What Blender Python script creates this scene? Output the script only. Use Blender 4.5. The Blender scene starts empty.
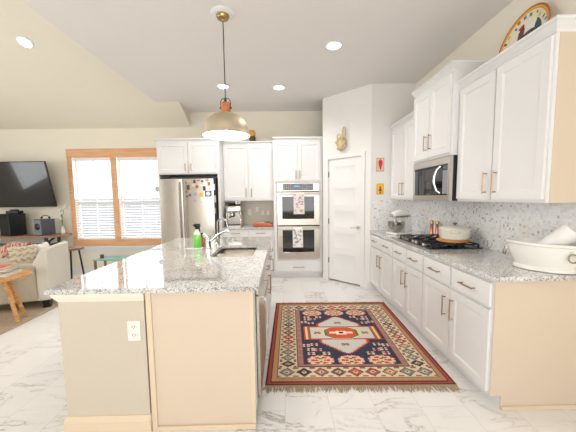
import bpy, bmesh, math, random
from mathutils import Vector, Matrix
random.seed(7)
C = bpy.context.scene
COL = C.collection
PI = math.pi

# ---------------------------------------------------------------- camera
F_PX, CX, CY = 289.3656, 286.8554, 223.4656
TILT, YAW, ROLL, CAMH = -0.0899, 0.0152, -0.0136, 1.429
cam_d = bpy.data.cameras.new('camera')
cam = bpy.data.objects.new('camera', cam_d)
COL.objects.link(cam)
right = Vector((math.cos(YAW), -math.sin(YAW), 0))
fwd = Vector((math.sin(YAW)*math.cos(TILT), math.cos(YAW)*math.cos(TILT), math.sin(TILT)))
up = right.cross(fwd)
cr, sr = math.cos(ROLL), math.sin(ROLL)
r2 = right*cr + up*sr
u2 = up*cr - right*sr
m = Matrix((r2, u2, -fwd)).transposed().to_4x4()
m.translation = Vector((0, 0, CAMH))
cam.matrix_world = m
cam_d.sensor_fit = 'HORIZONTAL'
cam_d.sensor_width = 36.0
cam_d.lens = F_PX*36.0/576.0
cam_d.shift_x = (288-CX)/576.0
cam_d.shift_y = (CY-216)/576.0
cam_d.clip_start = 0.05
C.camera = cam

# ---------------------------------------------------------------- world, light, exposure
w = bpy.data.worlds.new('sky'); C.world = w; w.use_nodes = True
bg = w.node_tree.nodes['Background']
bg.inputs['Color'].default_value = (0.93, 0.96, 1.0, 1)
bg.inputs['Strength'].default_value = 1.8
C.view_settings.view_transform = 'Standard'
C.view_settings.look = 'None'
C.view_settings.exposure = 0.58
C.view_settings.gamma = 1.0
C.view_settings.use_curve_mapping = False

def area(name, loc, rot, sx, sy, power, color):
    d = bpy.data.lights.new(name, 'AREA'); d.shape = 'RECTANGLE'; d.size = sx; d.size_y = sy
    d.energy = power; d.color = color
    o = bpy.data.objects.new(name, d); COL.objects.link(o); o.location = loc; o.rotation_euler = rot
    return o
area('daylight_sky_behind_window', (-3.2, 8.4, 4.6), (math.radians(-52), 0, 0), 5.0, 3.0, 360, (0.95, 0.97, 1.0))
area('fill_light_front', (-0.6, -2.9, 1.45), (PI/2, 0, 0), 4.6, 1.3, 46, (1.0, 0.98, 0.95))  # added fill lamp behind the camera, no window known there
area('fill_light_left', (-6.5, 1.5, 1.7), (0, -PI/2, 0), 1.8, 4.0, 68, (0.92, 0.96, 1.0))  # added fill lamp in front of the solid left wall, brightens left-facing sides
CAN_POWER = 5.6
CAN_COLOR = (1.0, 0.98, 0.97)

# ---------------------------------------------------------------- materials
def lin(c):
    return tuple(((x/255.0)/12.92 if x/255.0 <= 0.04045 else ((x/255.0+0.055)/1.055)**2.4) for x in c)
MATS = {}
def mat(name, rgb, rough=0.5, metal=0.0, noise=0.0, nscale=30.0, emit=None, estr=0.0, coat=0.0, bump=0.0, trans=0.0, ior=1.45, alpha=1.0):
    if name in MATS: return MATS[name]
    m = bpy.data.materials.new(name); m.use_nodes = True
    nt = m.node_tree; b = nt.nodes['Principled BSDF']
    c = lin(rgb)
    b.inputs['Base Color'].default_value = (*c, 1)
    b.inputs['Roughness'].default_value = rough
    b.inputs['Metallic'].default_value = metal
    b.inputs['Coat Weight'].default_value = coat
    b.inputs['Transmission Weight'].default_value = trans
    b.inputs['IOR'].default_value = ior
    if noise > 0 or bump > 0:
        tc = nt.nodes.new('ShaderNodeTexCoord'); n = nt.nodes.new('ShaderNodeTexNoise')
        n.inputs['Scale'].default_value = nscale; n.inputs['Detail'].default_value = 4
        nt.links.new(tc.outputs['Object'], n.inputs['Vector'])
        if noise > 0:
            mx = nt.nodes.new('ShaderNodeMix'); mx.data_type = 'RGBA'
            mx.inputs[6].default_value = (*[x*(1-noise) for x in c], 1)
            mx.inputs[7].default_value = (*[min(1, x*(1+noise)) for x in c], 1)
            nt.links.new(n.outputs['Fac'], mx.inputs[0]); nt.links.new(mx.outputs[2], b.inputs['Base Color'])
        if bump > 0:
            bp = nt.nodes.new('ShaderNodeBump'); bp.inputs['Strength'].default_value = bump; bp.inputs['Distance'].default_value = 0.004
            nt.links.new(n.outputs['Fac'], bp.inputs['Height']); nt.links.new(bp.outputs['Normal'], b.inputs['Normal'])
    if emit is not None:
        b.inputs['Emission Color'].default_value = (*lin(emit), 1); b.inputs['Emission Strength'].default_value = estr
    MATS[name] = m
    return m
def N(nt, t, **kw):
    n = nt.nodes.new(t)
    for k, v in kw.items(): setattr(n, k, v)
    return n
def ramp(nt, stops, interp='LINEAR'):
    r = nt.nodes.new('ShaderNodeValToRGB'); r.color_ramp.interpolation = interp
    e = r.color_ramp.elements
    while len(e) < len(stops): e.new(0.5)
    for i, (p, c) in enumerate(stops):
        e[i].position = p; e[i].color = (*c, 1) if len(c) == 3 else c
    return r
def G(v): return (v, v, v)

def m_floor():
    m = bpy.data.materials.new('marble_tile_floor'); m.use_nodes = True; nt = m.node_tree; L = nt.links; b = nt.nodes['Principled BSDF']
    tc = N(nt, 'ShaderNodeTexCoord')
    mp = N(nt, 'ShaderNodeMapping'); mp.inputs['Rotation'].default_value = (0, 0, math.radians(90)); L.new(tc.outputs['Object'], mp.inputs['Vector'])
    br = N(nt, 'ShaderNodeTexBrick'); br.offset = 0.5
    br.inputs['Color1'].default_value = (0.1, 0.1, 0.1, 1); br.inputs['Color2'].default_value = (0.9, 0.9, 0.9, 1)
    br.inputs['Mortar'].default_value = (0.5, 0.5, 0.5, 1)
    br.inputs['Scale'].default_value = 1.0; br.inputs['Brick Width'].default_value = 0.61; br.inputs['Row Height'].default_value = 0.305
    br.inputs['Mortar Size'].default_value = 0.0018; br.inputs['Mortar Smooth'].default_value = 0.2
    L.new(mp.outputs[0], br.inputs['Vector'])
    # per-tile offset of the veins
    sc = N(nt, 'ShaderNodeVectorMath', operation='SCALE'); sc.inputs['Scale'].default_value = 7.0; L.new(br.outputs['Color'], sc.inputs[0])
    ad = N(nt, 'ShaderNodeVectorMath', operation='ADD'); L.new(tc.outputs['Object'], ad.inputs[0]); L.new(sc.outputs[0], ad.inputs[1])
    mp2 = N(nt, 'ShaderNodeMapping'); mp2.inputs['Rotation'].default_value = (0, 0, math.radians(35)); mp2.inputs['Scale'].default_value = (1.0, 2.6, 1.0)
    L.new(ad.outputs[0], mp2.inputs['Vector'])
    n1 = N(nt, 'ShaderNodeTexNoise'); n1.inputs['Scale'].default_value = 1.5; n1.inputs['Detail'].default_value = 8; n1.inputs['Roughness'].default_value = 0.62; n1.inputs['Distortion'].default_value = 0.6
    L.new(mp2.outputs[0], n1.inputs['Vector'])
    # veins = narrow band round 0.5
    s1 = N(nt, 'ShaderNodeMath', operation='SUBTRACT'); s1.inputs[1].default_value = 0.5; L.new(n1.outputs['Fac'], s1.inputs[0])
    a1 = N(nt, 'ShaderNodeMath', operation='ABSOLUTE'); L.new(s1.outputs[0], a1.inputs[0])
    r1 = ramp(nt, [(0.0, lin((166, 156, 146))), (0.007, lin((216, 211, 206))), (0.03, lin((234, 231, 228))), (0.2, lin((240, 238, 235)))])
    L.new(a1.outputs[0], r1.inputs[0])
    n2 = N(nt, 'ShaderNodeTexNoise'); n2.inputs['Scale'].default_value = 0.9; n2.inputs['Detail'].default_value = 3; L.new(ad.outputs[0], n2.inputs['Vector'])
    r2 = ramp(nt, [(0.46, (0, 0, 0)), (0.62, (1, 1, 1))]); L.new(n2.outputs['Fac'], r2.inputs[0])
    mx = N(nt, 'ShaderNodeMix', data_type='RGBA'); mx.inputs[6].default_value = (*lin((238, 236, 233)), 1)
    L.new(r2.outputs[0], mx.inputs[0]); L.new(r1.outputs[0], mx.inputs[7])
    mg = N(nt, 'ShaderNodeMix', data_type='RGBA'); mg.inputs[7].default_value = (*lin((214, 210, 204)), 1)
    L.new(br.outputs['Fac'], mg.inputs[0]); L.new(mx.outputs[2], mg.inputs[6])
    L.new(mg.outputs[2], b.inputs['Base Color'])
    b.inputs['Roughness'].default_value = 0.22
    MATS['floor'] = m; return m
def m_granite():
    m = bpy.data.materials.new('speckled_granite'); m.use_nodes = True; nt = m.node_tree; L = nt.links; b = nt.nodes['Principled BSDF']
    tc = N(nt, 'ShaderNodeTexCoord')
    v = N(nt, 'ShaderNodeTexVoronoi'); v.inputs['Scale'].default_value = 150; L.new(tc.outputs['Object'], v.inputs['Vector'])
    rv = ramp(nt, [(0.0, lin((44, 36, 30))), (0.13, lin((100, 84, 70))), (0.24, lin((168, 163, 157))), (0.42, lin((214, 213, 211))), (0.8, lin((232, 231, 229)))], 'CONSTANT')
    sp = N(nt, 'ShaderNodeSeparateColor'); L.new(v.outputs['Color'], sp.inputs[0]); L.new(sp.outputs[0], rv.inputs[0])
    n = N(nt, 'ShaderNodeTexNoise'); n.inputs['Scale'].default_value = 9; n.inputs['Detail'].default_value = 5; L.new(tc.outputs['Object'], n.inputs['Vector'])
    rn = ramp(nt, [(0.4, lin((200, 199, 197))), (0.6, lin((228, 227, 226)))]); L.new(n.outputs['Fac'], rn.inputs[0])
    mx = N(nt, 'ShaderNodeMix', data_type='RGBA'); mx.inputs[0].default_value = 0.42; L.new(rv.outputs[0], mx.inputs[6]); L.new(rn.outputs[0], mx.inputs[7])
    L.new(mx.outputs[2], b.inputs['Base Color']); b.inputs['Roughness'].default_value = 0.05; b.inputs['IOR'].default_value = 1.6; b.inputs['Coat Weight'].default_value = 0.5; b.inputs['Coat Roughness'].default_value = 0.03
    MATS['granite'] = m; return m
def m_splash():
    m = bpy.data.materials.new('marble_mosaic_backsplash'); m.use_nodes = True; nt = m.node_tree; L = nt.links; b = nt.nodes['Principled BSDF']
    tc = N(nt, 'ShaderNodeTexCoord')
    v = N(nt, 'ShaderNodeTexVoronoi'); v.inputs['Scale'].default_value = 46; v.inputs['Randomness'].default_value = 0.35; L.new(tc.outputs['Object'], v.inputs['Vector'])
    sp = N(nt, 'ShaderNodeSeparateColor'); L.new(v.outputs['Color'], sp.inputs[0])
    rv = ramp(nt, [(0.0, lin((188, 187, 188))), (0.07, lin((228, 227, 226))), (0.25, lin((240, 239, 238))), (0.6, lin((247, 246, 245)))], 'CONSTANT'); L.new(sp.outputs[0], rv.inputs[0])
    v2 = N(nt, 'ShaderNodeTexVoronoi', feature='DISTANCE_TO_EDGE'); v2.inputs['Scale'].default_value = 46; v2.inputs['Randomness'].default_value = 0.35; L.new(tc.outputs['Object'], v2.inputs['Vector'])
    re = ramp(nt, [(0.03, (1, 1, 1)), (0.07, (0, 0, 0))]); L.new(v2.outputs['Distance'], re.inputs[0])
    mx = N(nt, 'ShaderNodeMix', data_type='RGBA'); mx.inputs[7].default_value = (*lin((236, 235, 232)), 1); L.new(re.outputs[0], mx.inputs[0]); L.new(rv.outputs[0], mx.inputs[6])
    L.new(mx.outputs[2], b.inputs['Base Color']); b.inputs['Roughness'].default_value = 0.25
    MATS['splash'] = m; return m
def m_steel(name='stainless_steel', rgb=(196, 190, 182), rough=0.28):
    if name in MATS: return MATS[name]
    m = bpy.data.materials.new(name); m.use_nodes = True; nt = m.node_tree; L = nt.links; b = nt.nodes['Principled BSDF']
    tc = N(nt, 'ShaderNodeTexCoord'); mp = N(nt, 'ShaderNodeMapping'); mp.inputs['Scale'].default_value = (4, 4, 400); L.new(tc.outputs['Object'], mp.inputs['Vector'])
    n = N(nt, 'ShaderNodeTexNoise'); n.inputs['Scale'].default_value = 1.0; L.new(mp.outputs[0], n.inputs['Vector'])
    mr = N(nt, 'ShaderNodeMapRange'); mr.inputs['To Min'].default_value = rough-0.05; mr.inputs['To Max'].default_value = rough+0.08; L.new(n.outputs['Fac'], mr.inputs['Value'])
    L.new(mr.outputs[0], b.inputs['Roughness']); b.inputs['Metallic'].default_value = 1.0; b.inputs['Base Color'].default_value = (*lin(rgb), 1)
    MATS[name] = m; return m
def m_wood(name, a, c2, scale=6.0, rough=0.45, stretch=(1, 12, 12)):
    if name in MATS: return MATS[name]
    m = bpy.data.materials.new(name); m.use_nodes = True; nt = m.node_tree; L = nt.links; b = nt.nodes['Principled BSDF']
    tc = N(nt, 'ShaderNodeTexCoord'); mp = N(nt, 'ShaderNodeMapping'); mp.inputs['Scale'].default_value = stretch; L.new(tc.outputs['Object'], mp.inputs['Vector'])
    n = N(nt, 'ShaderNodeTexNoise'); n.inputs['Scale'].default_value = scale; n.inputs['Detail'].default_value = 6; L.new(mp.outputs[0], n.inputs['Vector'])
    r = ramp(nt, [(0.35, lin(a)), (0.65, lin(c2))]); L.new(n.outputs['Fac'], r.inputs[0]); L.new(r.outputs[0], b.inputs['Base Color'])
    b.inputs['Roughness'].default_value = rough
    MATS[name] = m; return m
def m_attr(name, rough=0.8, bump=0.0):
    if name in MATS: return MATS[name]
    m = bpy.data.materials.new(name); m.use_nodes = True; nt = m.node_tree; L = nt.links; b = nt.nodes['Principled BSDF']
    a = N(nt, 'ShaderNodeVertexColor'); a.layer_name = 'Col'
    tc = N(nt, 'ShaderNodeTexCoord'); n = N(nt, 'ShaderNodeTexNoise'); n.inputs['Scale'].default_value = 160; L.new(tc.outputs['Object'], n.inputs['Vector'])
    mr = N(nt, 'ShaderNodeMapRange'); mr.inputs['To Min'].default_value = 1-bump; mr.inputs['To Max'].default_value = 1+bump; L.new(n.outputs['Fac'], mr.inputs['Value'])
    vm = N(nt, 'ShaderNodeVectorMath', operation='SCALE'); L.new(a.outputs['Color'], vm.inputs[0]); L.new(mr.outputs[0], vm.inputs['Scale'])
    L.new(vm.outputs[0], b.inputs['Base Color']); b.inputs['Roughness'].default_value = rough
    MATS[name] = m; return m

M_FLOOR = m_floor(); M_GRAN = m_granite(); M_SPL = m_splash()
M_WALL = mat('beige_wall_paint', (238, 231, 215), 0.85, noise=0.015, nscale=8, bump=0.15)
M_WALLK = mat('pale_wall_paint', (234, 231, 227), 0.85, noise=0.015, nscale=8, bump=0.15)
M_CEIL = mat('ceiling_paint', (235, 231, 227), 0.9, noise=0.02, nscale=40, bump=0.3)
M_VAULT = mat('vault_ceiling_paint', (234, 227, 210), 0.9, noise=0.02, nscale=40, bump=0.3)
M_CAB = mat('white_cabinet_paint', (233, 232, 231), 0.38)
M_END_SHADE = mat('shaded_end_panel_paint', (218, 200, 180), 0.45)  # warm, dim light on camera-facing cabinet sides is put into this colour
M_PONY = mat('greige_half_wall_paint', (206, 195, 178), 0.75, noise=0.02, nscale=50, bump=0.2)
M_TRIM = mat('cream_trim_paint', (240, 230, 214), 0.45)
M_TRIM2 = mat('warm_trim_paint', (226, 206, 180), 0.45)
M_WHITE = mat('white_trim_paint', (234, 233, 231), 0.45)
M_BRONZE = mat('champagne_bronze_metal', (164, 136, 108), 0.35, 1.0)
M_STEEL = m_steel()
M_SPL_DIM = mat('dimmed_mosaic', (212, 206, 190), .35, noise=.07, nscale=70)  # same mosaic tile, dim light at the back wall put into its colour
M_CHROME = mat('polished_chrome', (215, 218, 222), 0.08, 1.0)
M_BLACK = mat('black_plastic', (18, 18, 20), 0.35)
M_DARK = mat('charcoal_metal', (46, 48, 54), 0.4, 0.3)
M_GLASSD = mat('dark_oven_glass', (20, 20, 22), 0.06, coat=0.3)
M_CERAM = mat('white_glazed_ceramic', (242, 240, 234), 0.12, coat=0.4)
M_OAK = m_wood('golden_oak_frame', (216, 160, 116), (230, 180, 138), 3)
M_TABLEW = m_wood('honey_wood', (190, 132, 74), (222, 172, 112), 4)
M_WALNUT = m_wood('medium_brown_wood', (134, 96, 70), (170, 126, 94), 4)
M_PLATE = mat('white_plastic_plate', (240, 236, 228), 0.35)

# ---------------------------------------------------------------- mesh helpers
class MB:
    def __init__(s): s.bm = bmesh.new()
    def box(s, x0, x1, y0, y1, z0, z1, bev=0.0, seg=1, mtx=None):
        r = bmesh.ops.create_cube(s.bm, size=1.0)
        vs = r['verts']
        for v in vs:
            v.co = Vector((x0+(v.co.x+.5)*(x1-x0), y0+(v.co.y+.5)*(y1-y0), z0+(v.co.z+.5)*(z1-z0)))
        if bev > 0:
            es = list({e for v in vs for e in v.link_edges})
            r = bmesh.ops.bevel(s.bm, geom=es, offset=bev, segments=seg, affect='EDGES', profile=0.5)
            vs = list({v for f in r['faces'] for v in f.verts} | {v for v in vs if v.is_valid})
        if mtx is not None: bmesh.ops.transform(s.bm, matrix=mtx, verts=vs)
        return s
    def cyl(s, p0, p1, r, r2=None, n=20, caps=True):
        p0, p1 = Vector(p0), Vector(p1); r2 = r if r2 is None else r2
        d = p1-p0; q = d.to_track_quat('Z', 'Y').to_matrix().to_4x4(); q.translation = (p0+p1)/2
        bmesh.ops.create_cone(s.bm, cap_ends=caps, segments=n, radius1=r, radius2=r2, depth=d.length, matrix=q)
        return s
    def sph(s, c, r, sc=(1, 1, 1), n=16, mtx=None):
        q = Matrix.Translation(c) @ (mtx or Matrix.Identity(4)) @ Matrix.Diagonal((*sc, 1))
        bmesh.ops.create_uvsphere(s.bm, u_segments=n, v_segments=max(6, n//2), radius=r, matrix=q)
        return s
    def lathe(s, prof, c=(0, 0, 0), n=32, sx=1.0, sy=1.0, rot=0.0):
        rings = []
        cr_, sr_ = math.cos(rot), math.sin(rot)
        for r, z in prof:
            ring = []
            for i in range(n):
                a = 2*PI*i/n; x, y = r*sx*math.cos(a), r*sy*math.sin(a)
                ring.append(s.bm.verts.new((c[0]+x*cr_-y*sr_, c[1]+x*sr_+y*cr_, c[2]+z)))
            rings.append(ring)
        for a, b in zip(rings, rings[1:]):
            for i in range(n):
                try: s.bm.faces.new((a[i], a[(i+1) % n], b[(i+1) % n], b[i]))
                except ValueError: pass
        if prof[0][0] > 1e-6: s.bm.faces.new(list(reversed(rings[0])))
        if prof[-1][0] > 1e-6: s.bm.faces.new(rings[-1])
        return s
    def prism(s, poly, axis, a, b):
        def P(u, v, w):
            return {'x': (w, u, v), 'y': (u, w, v), 'z': (u, v, w)}[axis]
        A = [s.bm.verts.new(P(u, v, a)) for u, v in poly]; B = [s.bm.verts.new(P(u, v, b)) for u, v in poly]
        n = len(poly)
        s.bm.faces.new(A); s.bm.faces.new(list(reversed(B)))
        for i in range(n): s.bm.faces.new((A[i], B[i], B[(i+1) % n], A[(i+1) % n]))
        return s
    def frustum(s, lo, hi, z0, z1):   # lo, hi = (x0,x1,y0,y1)
        def R(q, z): return [s.bm.verts.new(p) for p in ((q[0], q[2], z), (q[1], q[2], z), (q[1], q[3], z), (q[0], q[3], z))]
        A, B = R(lo, z0), R(hi, z1)
        s.bm.faces.new(list(reversed(A))); s.bm.faces.new(B)
        for i in range(4): s.bm.faces.new((A[i], A[(i+1) % 4], B[(i+1) % 4], B[i]))
        return s
    def tube(s, pts, r, n=10, closed=False):
        pts = [Vector(p) for p in pts]; rings = []; N_ = len(pts); prev = None
        for i, p in enumerate(pts):
            if closed: t = pts[(i+1) % N_]-pts[i-1]
            else: t = pts[min(i+1, N_-1)]-pts[max(i-1, 0)]
            t.normalize()
            if prev is None:
                ref = Vector((0, 0, 1)) if abs(t.z) < .9 else Vector((1, 0, 0)); u = t.cross(ref).normalized()
            else: u = (prev-t*prev.dot(t)).normalized()
            prev = u; v = t.cross(u); rr = r[i] if isinstance(r, (list, tuple)) else r
            rings.append([s.bm.verts.new(p+(u*math.cos(2*PI*k/n)+v*math.sin(2*PI*k/n))*rr) for k in range(n)])
        prs = list(zip(rings, rings[1:])) + ([(rings[-1], rings[0])] if closed else [])
        for a, b in prs:
            for k in range(n): s.bm.faces.new((a[k], a[(k+1) % n], b[(k+1) % n], b[k]))
        if not closed: s.bm.faces.new(list(reversed(rings[0]))); s.bm.faces.new(rings[-1])
        return s
    def build(s, name, m, parent=None, ang=0.6):
        bmesh.ops.recalc_face_normals(s.bm, faces=s.bm.faces)
        for f in s.bm.faces: f.smooth = True
        for e in s.bm.edges:
            if len(e.link_faces) == 2 and e.calc_face_angle(0) > ang: e.smooth = False
        me = bpy.data.meshes.new(name); s.bm.to_mesh(me); s.bm.free()
        o = bpy.data.objects.new(name, me); COL.objects.link(o)
        if m is not None: me.materials.append(m)
        if parent is not None: o.parent = parent
        return o
def tag(o, label, cat, group=None, kind=None):
    if label: o['label'] = label
    if cat: o['category'] = cat
    if group: o['group'] = group
    if kind: o['kind'] = kind
    return o
def thing(name, label, cat, loc=(0, 0, 0), rz=0.0, group=None):
    o = bpy.data.objects.new(name, None); COL.objects.link(o); o.location = loc; o.rotation_euler = (0, 0, rz); o.empty_display_size = 0.05
    return tag(o, label, cat, group)
def struct(o): o['kind'] = 'structure'; return o
def copy_tree(o, parent=None):
    c = o.copy(); COL.objects.link(c)
    if parent is not None: c.parent = parent
    for ch in [x for x in bpy.data.objects if x.parent == o]: copy_tree(ch, c)
    return c
def slab(name, loops, depth, m, parent=None):
    """2D loops (first outer, rest holes) in XY, extruded z in [0, depth]"""
    cu = bpy.data.curves.new(name, 'CURVE'); cu.dimensions = '2D'; cu.fill_mode = 'BOTH'; cu.extrude = depth/2
    for lp in loops:
        sp = cu.splines.new('POLY'); sp.points.add(len(lp)-1)
        for p, q in zip(sp.points, lp): p.co = (q[0], q[1], 0, 1)
        sp.use_cyclic_u = True
    t = bpy.data.objects.new('tmp', cu); COL.objects.link(t)
    bpy.context.view_layer.update()
    dg = bpy.context.evaluated_depsgraph_get()
    me = bpy.data.meshes.new_from_object(t.evaluated_get(dg)); me.name = name
    me.transform(Matrix.Translation((0, 0, depth/2)))
    bpy.data.objects.remove(t); bpy.data.curves.remove(cu)
    o = bpy.data.objects.new(name, me); COL.objects.link(o)
    me.materials.clear(); me.materials.append(m)
    if parent is not None: o.parent = parent
    return o
def rect(x0, x1, y0, y1): return [(x0, y0), (x1, y0), (x1, y1), (x0, y1)]
def rrect(x0, x1, y0, y1, r, n=5):
    out = []
    for cx, cy, a0 in ((x1-r, y0+r, -90), (x1-r, y1-r, 0), (x0+r, y1-r, 90), (x0+r, y0+r, 180)):
        for i in range(n+1):
            a = math.radians(a0+90*i/n); out.append((cx+r*math.cos(a), cy+r*math.sin(a)))
    return out
def painted_grid(name, nx, ny, fpos, fcol, m, parent=None, thick=0.0):
    """grid whose face colours come from fcol(u,v) in sRGB 0-255 (colour of the thing itself)"""
    bm = bmesh.new(); V = [[bm.verts.new(fpos(i/nx, j/ny)) for i in range(nx+1)] for j in range(ny+1)]
    cl = bm.loops.layers.float_color.new('Col')
    for j in range(ny):
        for i in range(nx):
            c = fcol((i+.5)/nx, (j+.5)/ny)
            if c is None: continue
            f = bm.faces.new((V[j][i], V[j][i+1], V[j+1][i+1], V[j+1][i])); f.smooth = True
            c = (*lin(c), 1)
            for l in f.loops: l[cl] = c
    bmesh.ops.delete(bm, geom=[v for v in bm.verts if not v.link_faces], context='VERTS')
    me = bpy.data.meshes.new(name); bm.to_mesh(me); bm.free()
    o = bpy.data.objects.new(name, me); COL.objects.link(o); me.materials.append(m)
    if parent is not None: o.parent = parent
    if thick:
        so = o.modifiers.new('solid', 'SOLIDIFY'); so.thickness = thick; so.offset = -1
    return o

# ---------------------------------------------------------------- room shell
YB, XR, ZC = 5.66, 1.975, 3.057
XL, YF = -6.7, -3.1
EAVE, SL = 2.775, 0.4755
struct(MB().box(XL-.1, XR+.12, YF-.1, YB+.12, -0.1, 0).build('floor', M_FLOOR))
WIN = (-4.07, -2.245, 0.545, 2.375)
o = slab('wall_back', [rect(XL-.1, XR+.12, 0, ZC+.1), rect(WIN[0], WIN[1], WIN[2], WIN[3])], 0.12, M_WALL)
o.rotation_euler = (PI/2, 0, 0); o.location = (0, YB+.12, 0); struct(o)
struct(MB().box(XR, XR+.12, YF-.1, YB, 0, ZC+.1).build('wall_right', M_WALL))
struct(MB().box(XL-.12, XL, YF-.1, YB, 0, 5.2).build('wall_left', M_WALL))
o = slab('wall_front', [rect(XL-.1, XR+.12, 0, 5.2), rect(-2.9, 1.7, .8, 2.7)], 0.12, M_WALL)
o.rotation_euler = (PI/2, 0, 0); o.location = (0, YF, 0); struct(o)
# flat kitchen ceiling
o = slab('ceiling', [[(-2.1, YF), (XR+.12, YF), (XR+.12, YB+.12), (-1.71, YB+.12), (-1.71, 5.06), (-2.1, 5.06)]], 0.12, M_CEIL)
o.location = (0, 0, ZC); struct(o)
# sloped living room ceiling, its gusset beside the kitchen and the upstand over the flat ceiling's edge
RY = 1.3
zr_ = EAVE+(YB-RY)*SL
b = MB().prism([(YB+.1, EAVE-.1*SL), (RY, zr_), (YF, zr_-(RY-YF)*.4), (YF, zr_-(RY-YF)*.4+.12), (RY, zr_+.12), (YB+.1, EAVE-.1*SL+.5)], 'x', XL-.1, -1.71)
struct(b.build('ceiling', M_VAULT, ang=0.3))
b = MB().prism([(5.05, ZC+.005), (RY, zr_+.1), (YF, zr_-(RY-YF)*.4+.1), (YF, ZC+.005)], 'x', -2.1, -2.04)
struct(b.build('wall_upstand', M_CEIL))
# pantry walls
WA, WB = Vector((0.70, 4.98, 0)), Vector((1.33, 4.35, 0))
WL = (WB-WA).length
D0, D1, DH = 0.118, 0.738, 2.045
o = slab('wall_pantry', [[(0, 0), (D0, 0), (D0, DH), (D1, DH), (D1, 0), (WL, 0), (WL, ZC), (0, ZC)]], 0.10, M_WALLK)
o.matrix_world = Matrix.Translation(WA) @ Matrix.Rotation(-PI/4, 4, 'Z') @ Matrix.Translation((0, 0.10, 0)) @ Matrix.Rotation(PI/2, 4, 'X')
struct(o)
struct(MB().box(1.33, XR, 4.35, 4.45, 0, ZC).build('wall_return', M_WALLK))

# pantry door in local frame of the wall
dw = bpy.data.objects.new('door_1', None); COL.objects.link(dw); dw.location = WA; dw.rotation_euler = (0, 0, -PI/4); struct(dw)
def panel_leaf(x0, x1, z0, z1, yf, th, panels, rec=0.008, bev=0.012):
    """leaf with sunken panels; front plane at y=yf facing -y"""
    b = MB(); bm = b.bm
    xs = sorted({x0, x1} | {p[0] for p in panels} | {p[1] for p in panels}); zs = sorted({z0, z1} | {p[2] for p in panels} | {p[3] for p in panels})
    V = {(i, j): bm.verts.new((x, yf, z)) for i, x in enumerate(xs) for j, z in enumerate(zs)}
    for i in range(len(xs)-1):
        for j in range(len(zs)-1):
            q = [V[i, j], V[i+1, j], V[i+1, j+1], V[i, j+1]]
            key = (xs[i], xs[i+1], zs[j], zs[j+1])
            if any(abs(key[0]-p[0])+abs(key[1]-p[1])+abs(key[2]-p[2])+abs(key[3]-p[3]) < 1e-6 for p in panels):
                I = [bm.verts.new(p) for p in ((key[0]+bev, yf+rec, key[2]+bev), (key[1]-bev, yf+rec, key[2]+bev), (key[1]-bev, yf+rec, key[3]-bev), (key[0]+bev, yf+rec, key[3]-bev))]
                for k in range(4): bm.faces.new((q[k], q[(k+1) % 4], I[(k+1) % 4], I[k]))
                bm.faces.new(I)
            else: bm.faces.new(q)
    # sides and back
    B = [bm.verts.new(p) for p in ((x0, yf+th, z0), (x1, yf+th, z0), (x1, yf+th, z1), (x0, yf+th, z1))]
    bm.faces.new(list(reversed(B)))
    nx, nz = len(xs)-1, len(zs)-1
    bm.faces.new([V[i, 0] for i in range(nx+1)][::-1]+[B[0], B[1]])
    bm.faces.new([V[i, nz] for i in range(nx+1)]+[B[2], B[3]])
    bm.faces.new([V[0, j] for j in range(nz+1)]+[B[3], B[0]])
    bm.faces.new([V[nx, j] for j in range(nz+1)][::-1]+[B[1], B[2]])
    return b
ph = 0.0
zs0, zs1 = 0.20, 1.93; gap = 0.09; phh = (zs1-zs0-4*gap)/5
pans = [(D0+.115, D1-.115, zs0+k*(phh+gap), zs0+k*(phh+gap)+phh) for k in range(5)]
panel_leaf(D0+.004, D1-.004, 0.022, DH-.005, 0.012, 0.035, pans, 0.009, 0.014).build('door_leaf', M_WHITE, dw)
for zc in (0.35, 1.02, 1.80): MB().cyl((D0+.002, .004, zc-.045), (D0+.002, .004, zc+.045), .007, n=8).build('hinge', M_DARK, dw)
b = MB().cyl((D1-.06, .012, .94), (D1-.06, -.008, .94), .026); b.cyl((D1-.06, -.008, .94), (D1-.06, -.045, .94), .010)
b.cyl((D1-.06, -.042, .94), (D1-.16, -.042, .94), .009); b.build('door_handle', M_STEEL, dw)
b = MB().box(D0-.062, D0, -.018, 0.0, 0, DH+.062, .004).box(D1, D1+.062, -.018, 0.0, 0, DH+.062, .004).box(D0, D1, -.018, 0.0, DH, DH+.062, .004)
b.box(D0-.001, D0+.004, 0, .10, 0, DH).box(D1-.004, D1+.001, 0, .10, 0, DH).box(D0, D1, 0, .10, DH-.004, DH)
c = b.build('trim_1', M_WHITE, None); c.location = WA; c.rotation_euler = (0, 0, -PI/4); struct(c)
struct(MB().box(D0, D1, .055, .10, 0, DH).build('door_gap_shade', M_DARK, dw))  # dark sheet standing in for the shade around and behind the door leaf
# baseboards
c = MB().box(0.0, D0-.062, -.014, 0, 0, .11, .003).box(D1+.062, WL-.02, -.014, 0, 0, .11, .003).build('baseboard_pantry', M_WHITE); c.location = WA; c.rotation_euler = (0, 0, -PI/4); struct(c)
struct(MB().box(XL, -2.16, YB-.016, YB, 0, .11, .003).build('baseboard_back', M_WHITE))
struct(MB().box(XR-.014, XR, YF, 1.78, 0, .11, .003).build('baseboard_right', M_WHITE))
# tile backsplashes
struct(MB().box(XR-.010, XR, 1.70, 4.35, .914, 1.372).box(1.36, XR-.010, 4.34, 4.35, .914, 1.372).box(XR-.010, XR, 2.70, 3.46, 1.372, 1.80).build('backsplash', M_SPL))
struct(MB().box(-1.05, -.14, YB-.010, YB, .914, 1.372).build('backsplash', M_SPL_DIM))
struct(MB().box(XR-.011, XR-.002, 1.690, 1.70, .914, 1.372).build('trim_2', M_WHITE))

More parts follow.
